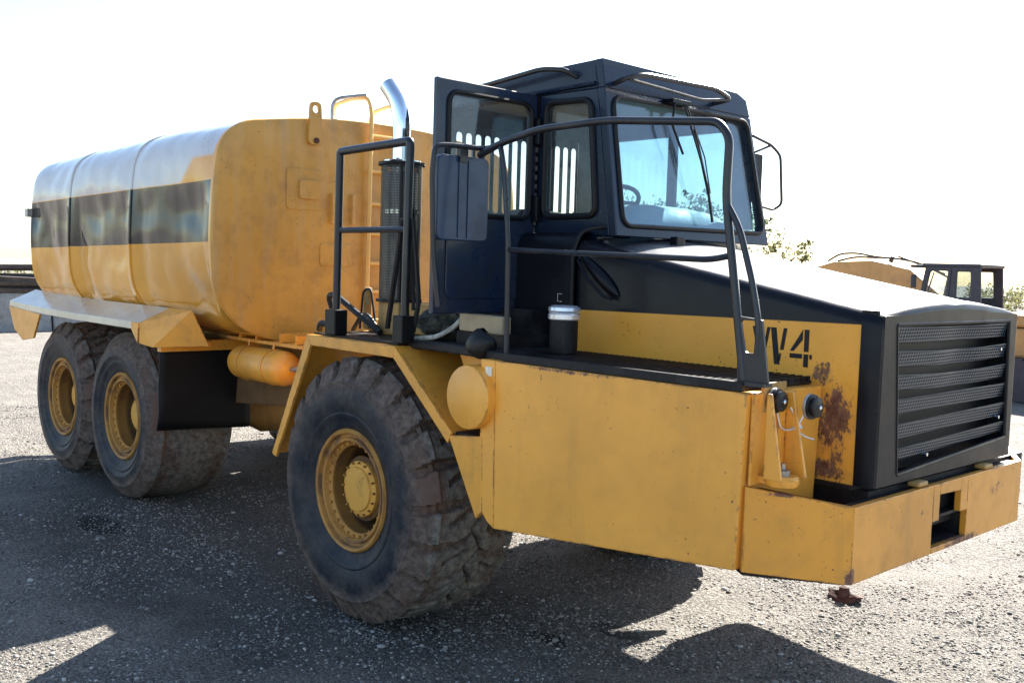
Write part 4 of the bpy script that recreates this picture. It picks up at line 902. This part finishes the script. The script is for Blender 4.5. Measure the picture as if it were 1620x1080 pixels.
mb = MB(); mb.box(-.45, -.40, -1.08, -1.04, 1.74, 2.0); mb.box(-.52, -.1, -1.0, -.93, 1.72, 1.80); part(mb, 'valve_block', mYdirty, T, bevel=.01)
mb = MB(); mb.box(-1.3, -.48, -.5, .5, 1.28, 1.66); part(mb, 'rear_frame_tower', mYdirty, T, bevel=.01)
mb = MB(); mb.box(-.48, 1.2, -.86, .86, 1.15, 1.69); part(mb, 'engine_bay', mGlassBlack, T)
# ================================================================ debris and background things
mb = MB(); bx0, by0 = 1.64, 1.28; gz0 = gz(bx0, by0)
rows = []
for i in range(9):
    v = i/8; rows.append([(bx0+.12*math.sin(math.pi*v)**.5*(1+.5*noise.noise(Vector((math.cos(a)*2, math.sin(a)*2, v*3))))*math.cos(a), by0+.07*math.sin(math.pi*v)**.5*(1+.4*noise.noise(Vector((math.cos(a)*3, math.sin(a)*3, v*3+5))))*math.sin(a), gz0-.005+.05*v+.015*math.cos(a*2)) for a in [2*math.pi*k/16 for k in range(16)]])
mb.grid(rows, close_u=True); mb.lathe([(.035, .02), (.04, .05), (.03, .09), (.012, .10)], (bx0, by0-.01, gz0), 'z', 10)
o = part(mb, 'scrap_piece', mRustS, None, smooth=True, origin=None); tag(o, 'small rusty brown scrap lump on the gravel in front of the bumper corner', 'scrap')
# --- low grey barrier with heaped dark timber at the far left
def wallthing():
    b = thing('concrete_barrier', 'grey concrete block barrier behind the tail of the truck at left edge', 'barrier', (-22.6, 3.4, .15))
    for i in range(3):
        mb = MB(); y0 = 1.2+i*1.55; mb.prism([(-22.9, .12), (-22.0, .12), (-22.15, 1.15), (-22.8, 1.15)], PY(y0), PY(y0+1.5)); q = mb.build('concrete_block', mConc, b, bevel=.04)
    for k in range(9):
        mb = MB(); y0 = 1.0+random.uniform(0, .4); z = 1.16+.12*(k//2); x = -22.7+.28*(k % 2)
        mb.box(x, x+.25, y0, y0+4.7, z, z+.11); o = mb.build('timber_beam', mWood, None, bevel=.01, origin=(x, y0, z)); o.rotation_euler = (R(random.uniform(-2.2, 2.2)), R(random.uniform(-25, 25)), R(random.uniform(-4, 4)))
        tag(o, 'dark weathered timber beam stacked on the concrete barrier', 'timber beam', 'timber beams stacked on the barrier')
wallthing()
# --- excavator at the right
ec = thing('excavator', 'orange excavator with dark cab parked behind the hood at right', 'excavator', (-2.4, 14.6, .12))
mb = MB()
c_o = rpoly([(-3.62, 1.5), (-2.42, 1.5), (-2.50, 2.42), (-3.36, 2.42), (-3.60, 2.2)], .03, 4)
for yy in (14.0, 15.0):
    a = rpoly([(-3.65, 1.45), (-3.05, 1.45), (-3.0, 2.42), (-3.5, 2.42)], .03, 4); b = rpoly([(-3.55, 1.55), (-3.10, 1.55), (-3.06, 2.33), (-3.40, 2.33)], .06, 4); mb.ring(a, b, PY(yy), PY(yy+.05))
    a = rpoly([(-3.05, 1.45), (-2.42, 1.45), (-2.48, 2.42), (-3.0, 2.42)], .03, 4); b = rpoly([(-2.90, 1.85), (-2.62, 1.85), (-2.66, 2.33), (-2.90, 2.33)], .03, 4); mb.ring(a, b, PY(yy), PY(yy+.05))
mb.box(-3.56, -2.46, 13.98, 15.07, 2.40, 2.47); mb.box(-3.80, -3.45, 14.0, 15.05, 2.38, 2.44); mb.box(-3.66, -2.42, 14.0, 15.05, 1.35, 1.5); mb.build('excavator_cab', mExcD, ec, bevel=.02)
mb = MB(); mb.box(-3.6, -.2, 13.6, 16.0, .85, 1.36); mb.box(-2.35, -.3, 13.7, 15.9, 1.37, 1.60); mb.build('excavator_body', mExc, ec, bevel=.05)
for y in (13.2, 15.6):
    mb = MB(); o_ = rpoly([(-4.2, .14), (.2, .14), (.2, .84), (-4.2, .84)], .32, 6); mb.prism(o_, PY(y), PY(y+.55)); t_ = mb.build('track', mExcD, ec)
    for i in range(26):
        x = -3.95+i*.155; mb = MB(); mb.box(x, x+.11, y-.015, y+.565, .842, .87); mb.build('track_pad', mExcD, t_)
mb = MB(); bo = [(-6.9, 2.25), (-6.1, 2.48), (-5.2, 2.52), (-4.4, 2.36), (-3.6, 1.75), (-3.4, 1.2), (-3.9, 1.3), (-4.8, 1.9), (-6.0, 2.05), (-6.9, 1.95)]
mb.prism(bo, PY(15.2), PY(15.6)); bm_ = mb.build('boom', mExc, ec, bevel=.03)
mb = MB(); mb.tube([(-6.3, 15.35, 2.50), (-6.0, 15.3, 2.66), (-5.6, 15.3, 2.68), (-5.2, 15.3, 2.60), (-4.6, 15.3, 2.56), (-4.2, 15.3, 2.48), (-3.6, 15.3, 2.2)], .022, 6, fil=.2); mb.tube([(-6.1, 15.4, 2.50), (-5.7, 15.4, 2.60), (-5.0, 15.4, 2.58)], .022, 6, fil=.2); mb.tube([(-4.9, 15.4, 2.5), (-4.85, 15.4, 2.62)], .05, 6); mb.tube([(-4.7, 15.3, 2.62), (-3.7, 15.3, 2.28)], .018, 6); mb.build('boom_hose', mExcD, ec, smooth=True)
mb = MB(); mb.prism([(-7.0, 2.3), (-6.7, 2.35), (-7.6, .7), (-7.9, .8)], PY(15.25), PY(15.55)); mb.build('dipper_arm', mExc, ec, bevel=.03)
mb = MB(); mb.prism([(-7.9, .85), (-7.5, .85), (-7.2, .3), (-7.9, .13), (-8.3, .35)], PY(14.9), PY(15.9)); mb.build('bucket', mExcD, ec, bevel=.02)
for yy in (14.02, 15.02):
    mb = MB(); mb.prism([(-3.55, 1.55), (-3.10, 1.55), (-3.06, 2.33), (-3.40, 2.33)], PY(yy), PY(yy+.006)); mb.prism([(-2.90, 1.85), (-2.62, 1.85), (-2.66, 2.33), (-2.90, 2.33)], PY(yy), PY(yy+.006)); mb.build('cab_glass', mWin, ec)
mb = MB(); mb.tube([(-3.42, 13.96, 1.9), (-3.30, 13.94, 2.3)], .012, 6); mb.box(-3.72, -3.66, 13.9, 14.0, 2.0, 2.25); mb.build('cab_mirror', mExcD, ec)
ec.location.x -= .38
# --- trees
bark = simple('bark', (.10, .08, .06), .95, 0, .02, 20, .3)
def leafmat(nm, a, b):
    M, nt, bs = newmat(nm); geo = nt.nodes.new('ShaderNodeNewGeometry'); mx = nt.nodes.new('ShaderNodeMix'); mx.data_type = 'RGBA'
    mx.inputs[6].default_value = (*a, 1); mx.inputs[7].default_value = (*b, 1); nt.links.new(geo.outputs['Random Per Island'], mx.inputs[0])
    nt.links.new(mx.outputs[2], bs.inputs['Base Color']); bs.inputs['Roughness'].default_value = .6
    tr = nt.nodes.new('ShaderNodeBsdfTranslucent'); nt.links.new(mx.outputs[2], tr.inputs[0]); ms = nt.nodes.new('ShaderNodeMixShader'); ms.inputs[0].default_value = .45
    nt.links.new(bs.outputs[0], ms.inputs[1]); nt.links.new(tr.outputs[0], ms.inputs[2]); nt.links.new(ms.outputs[0], nt.nodes['Material Output'].inputs[0]); return M
lm = [leafmat('leaf_a', (.11, .12, .05), (.24, .22, .10)), leafmat('leaf_b', (.09, .12, .06), (.18, .19, .10))]
def tree(x, y, h, w, label, seed, thin=1.0, lmi=0):
    h *= .80
    rd = random.Random(seed); z0 = .1
    t = thing('tree', label, 'tree', (x, y, z0), 'trees beyond the yard')
    mb = MB(); lean = Vector((rd.uniform(-.1, .1)*h, rd.uniform(-.1, .1)*h, 0))
    top = Vector((x, y, z0+h*.8))+lean; base = Vector((x, y, z0-.1)); pts = [base.lerp(top, k/6)+Vector((rd.uniform(-1, 1), rd.uniform(-1, 1), 0))*.03*h*(k > 0) for k in range(7)]
    mb.tube(pts, .1, 7, rr=[h*.022*(1-k/7.5) for k in range(7)]); ends = []
    for k in range(14):
        q = pts[2+k % 4]+Vector((0, 0, rd.uniform(0, .12)*h)); a = rd.uniform(0, 6.28); L = w*rd.uniform(.35, .62)
        e = q+Vector((math.cos(a)*L, math.sin(a)*L, rd.uniform(.12, .38)*h)); md = q.lerp(e, .5)+Vector((0, 0, -.03*h))
        mb.tube([q, md, e], .03, 5, rr=[h*.009, h*.006, h*.002]); ends += [e, md.lerp(e, .5)]
        for j in range(2):
            a2 = a+rd.uniform(-.9, .9); e2 = md+Vector((math.cos(a2)*L*.5, math.sin(a2)*L*.5, rd.uniform(.02, .2)*h)); mb.tube([md, e2], .02, 4, rr=[h*.004, h*.001]); ends.append(e2)
    ends.append(top)
    mb.build('trunk', bark, t, smooth=True)
    mb = MB()
    for e in ends:
        for c in range(int(4*thin)):
            cc = e+Vector((rd.gauss(0, 1)*w*.09, rd.gauss(0, 1)*w*.09, rd.gauss(0, 1)*h*.05)); cr = rd.uniform(.12, .3)*w*.32
            for l in range(int(24*thin)):
                p = cc+Vector((rd.gauss(0, 1), rd.gauss(0, 1), rd.gauss(0, .8)))*cr*.6; s = rd.uniform(.05, .11)
                u = Vector((rd.gauss(0, 1), rd.gauss(0, 1), rd.gauss(0, 1))).normalized(); v = u.orthogonal().normalized(); v = (Matrix.Rotation(rd.uniform(0, 6.28), 3, u) @ v)
                w_ = u.cross(v); mb.add([p-v*s, p+w_*s*.5, p+v*s, p-w_*s*.5], [(0, 1, 2, 3)])
    mb.build('crown', lm[lmi], t, fix=False)
TREES = [(-38.46, 7.52, 1.22, 4, 'bushy olive tree seen past the tail end of the tank', 1, 0),
    (-33.37, 7.12, 1.79, 3, 'small pale tree just left of the tank tail', 1, 0),
    (-22.76, 26.93, 5.37, 5, 'leafy tree seen through the left part of the windshield', 1, 1),
    (-24.0, 31.11, 5.94, 5, 'round tree behind the windshield centre post', 1, 1),
    (-19.18, 27.26, 5.26, 4, 'low tree seen under the wiper blade', 0.9, 1),
    (-21.3, 29.4, 5.6, 2.6, 'tall tree seen through the right part of the windshield', 0.9, 1),
    (-15.54, 27.35, 4.0, 2.0, 'sparse yellow-green tree rising beside the windshield corner', 0.6, 0),
    (-17.53, 33.17, 2.7, 2.2, 'low thin bush-like tree above the white hood line', 0.5, 0),
    (-21.59, 43.51, 2.84, 4, 'distant low tree left of the excavator boom', 0.6, 0),
    (-12.87, 42.04, 2.03, 5, 'faint low tree at the right of the excavator cab', 0.7, 0),
    (-10.5, 40.76, 2.03, 5, 'tree standing at the far right beyond the excavator', 0.7, 0)]
for i, (x, y, h, w, lab, thin, li) in enumerate(TREES): tree(x, y, h, w, lab, 100+i, thin, li)
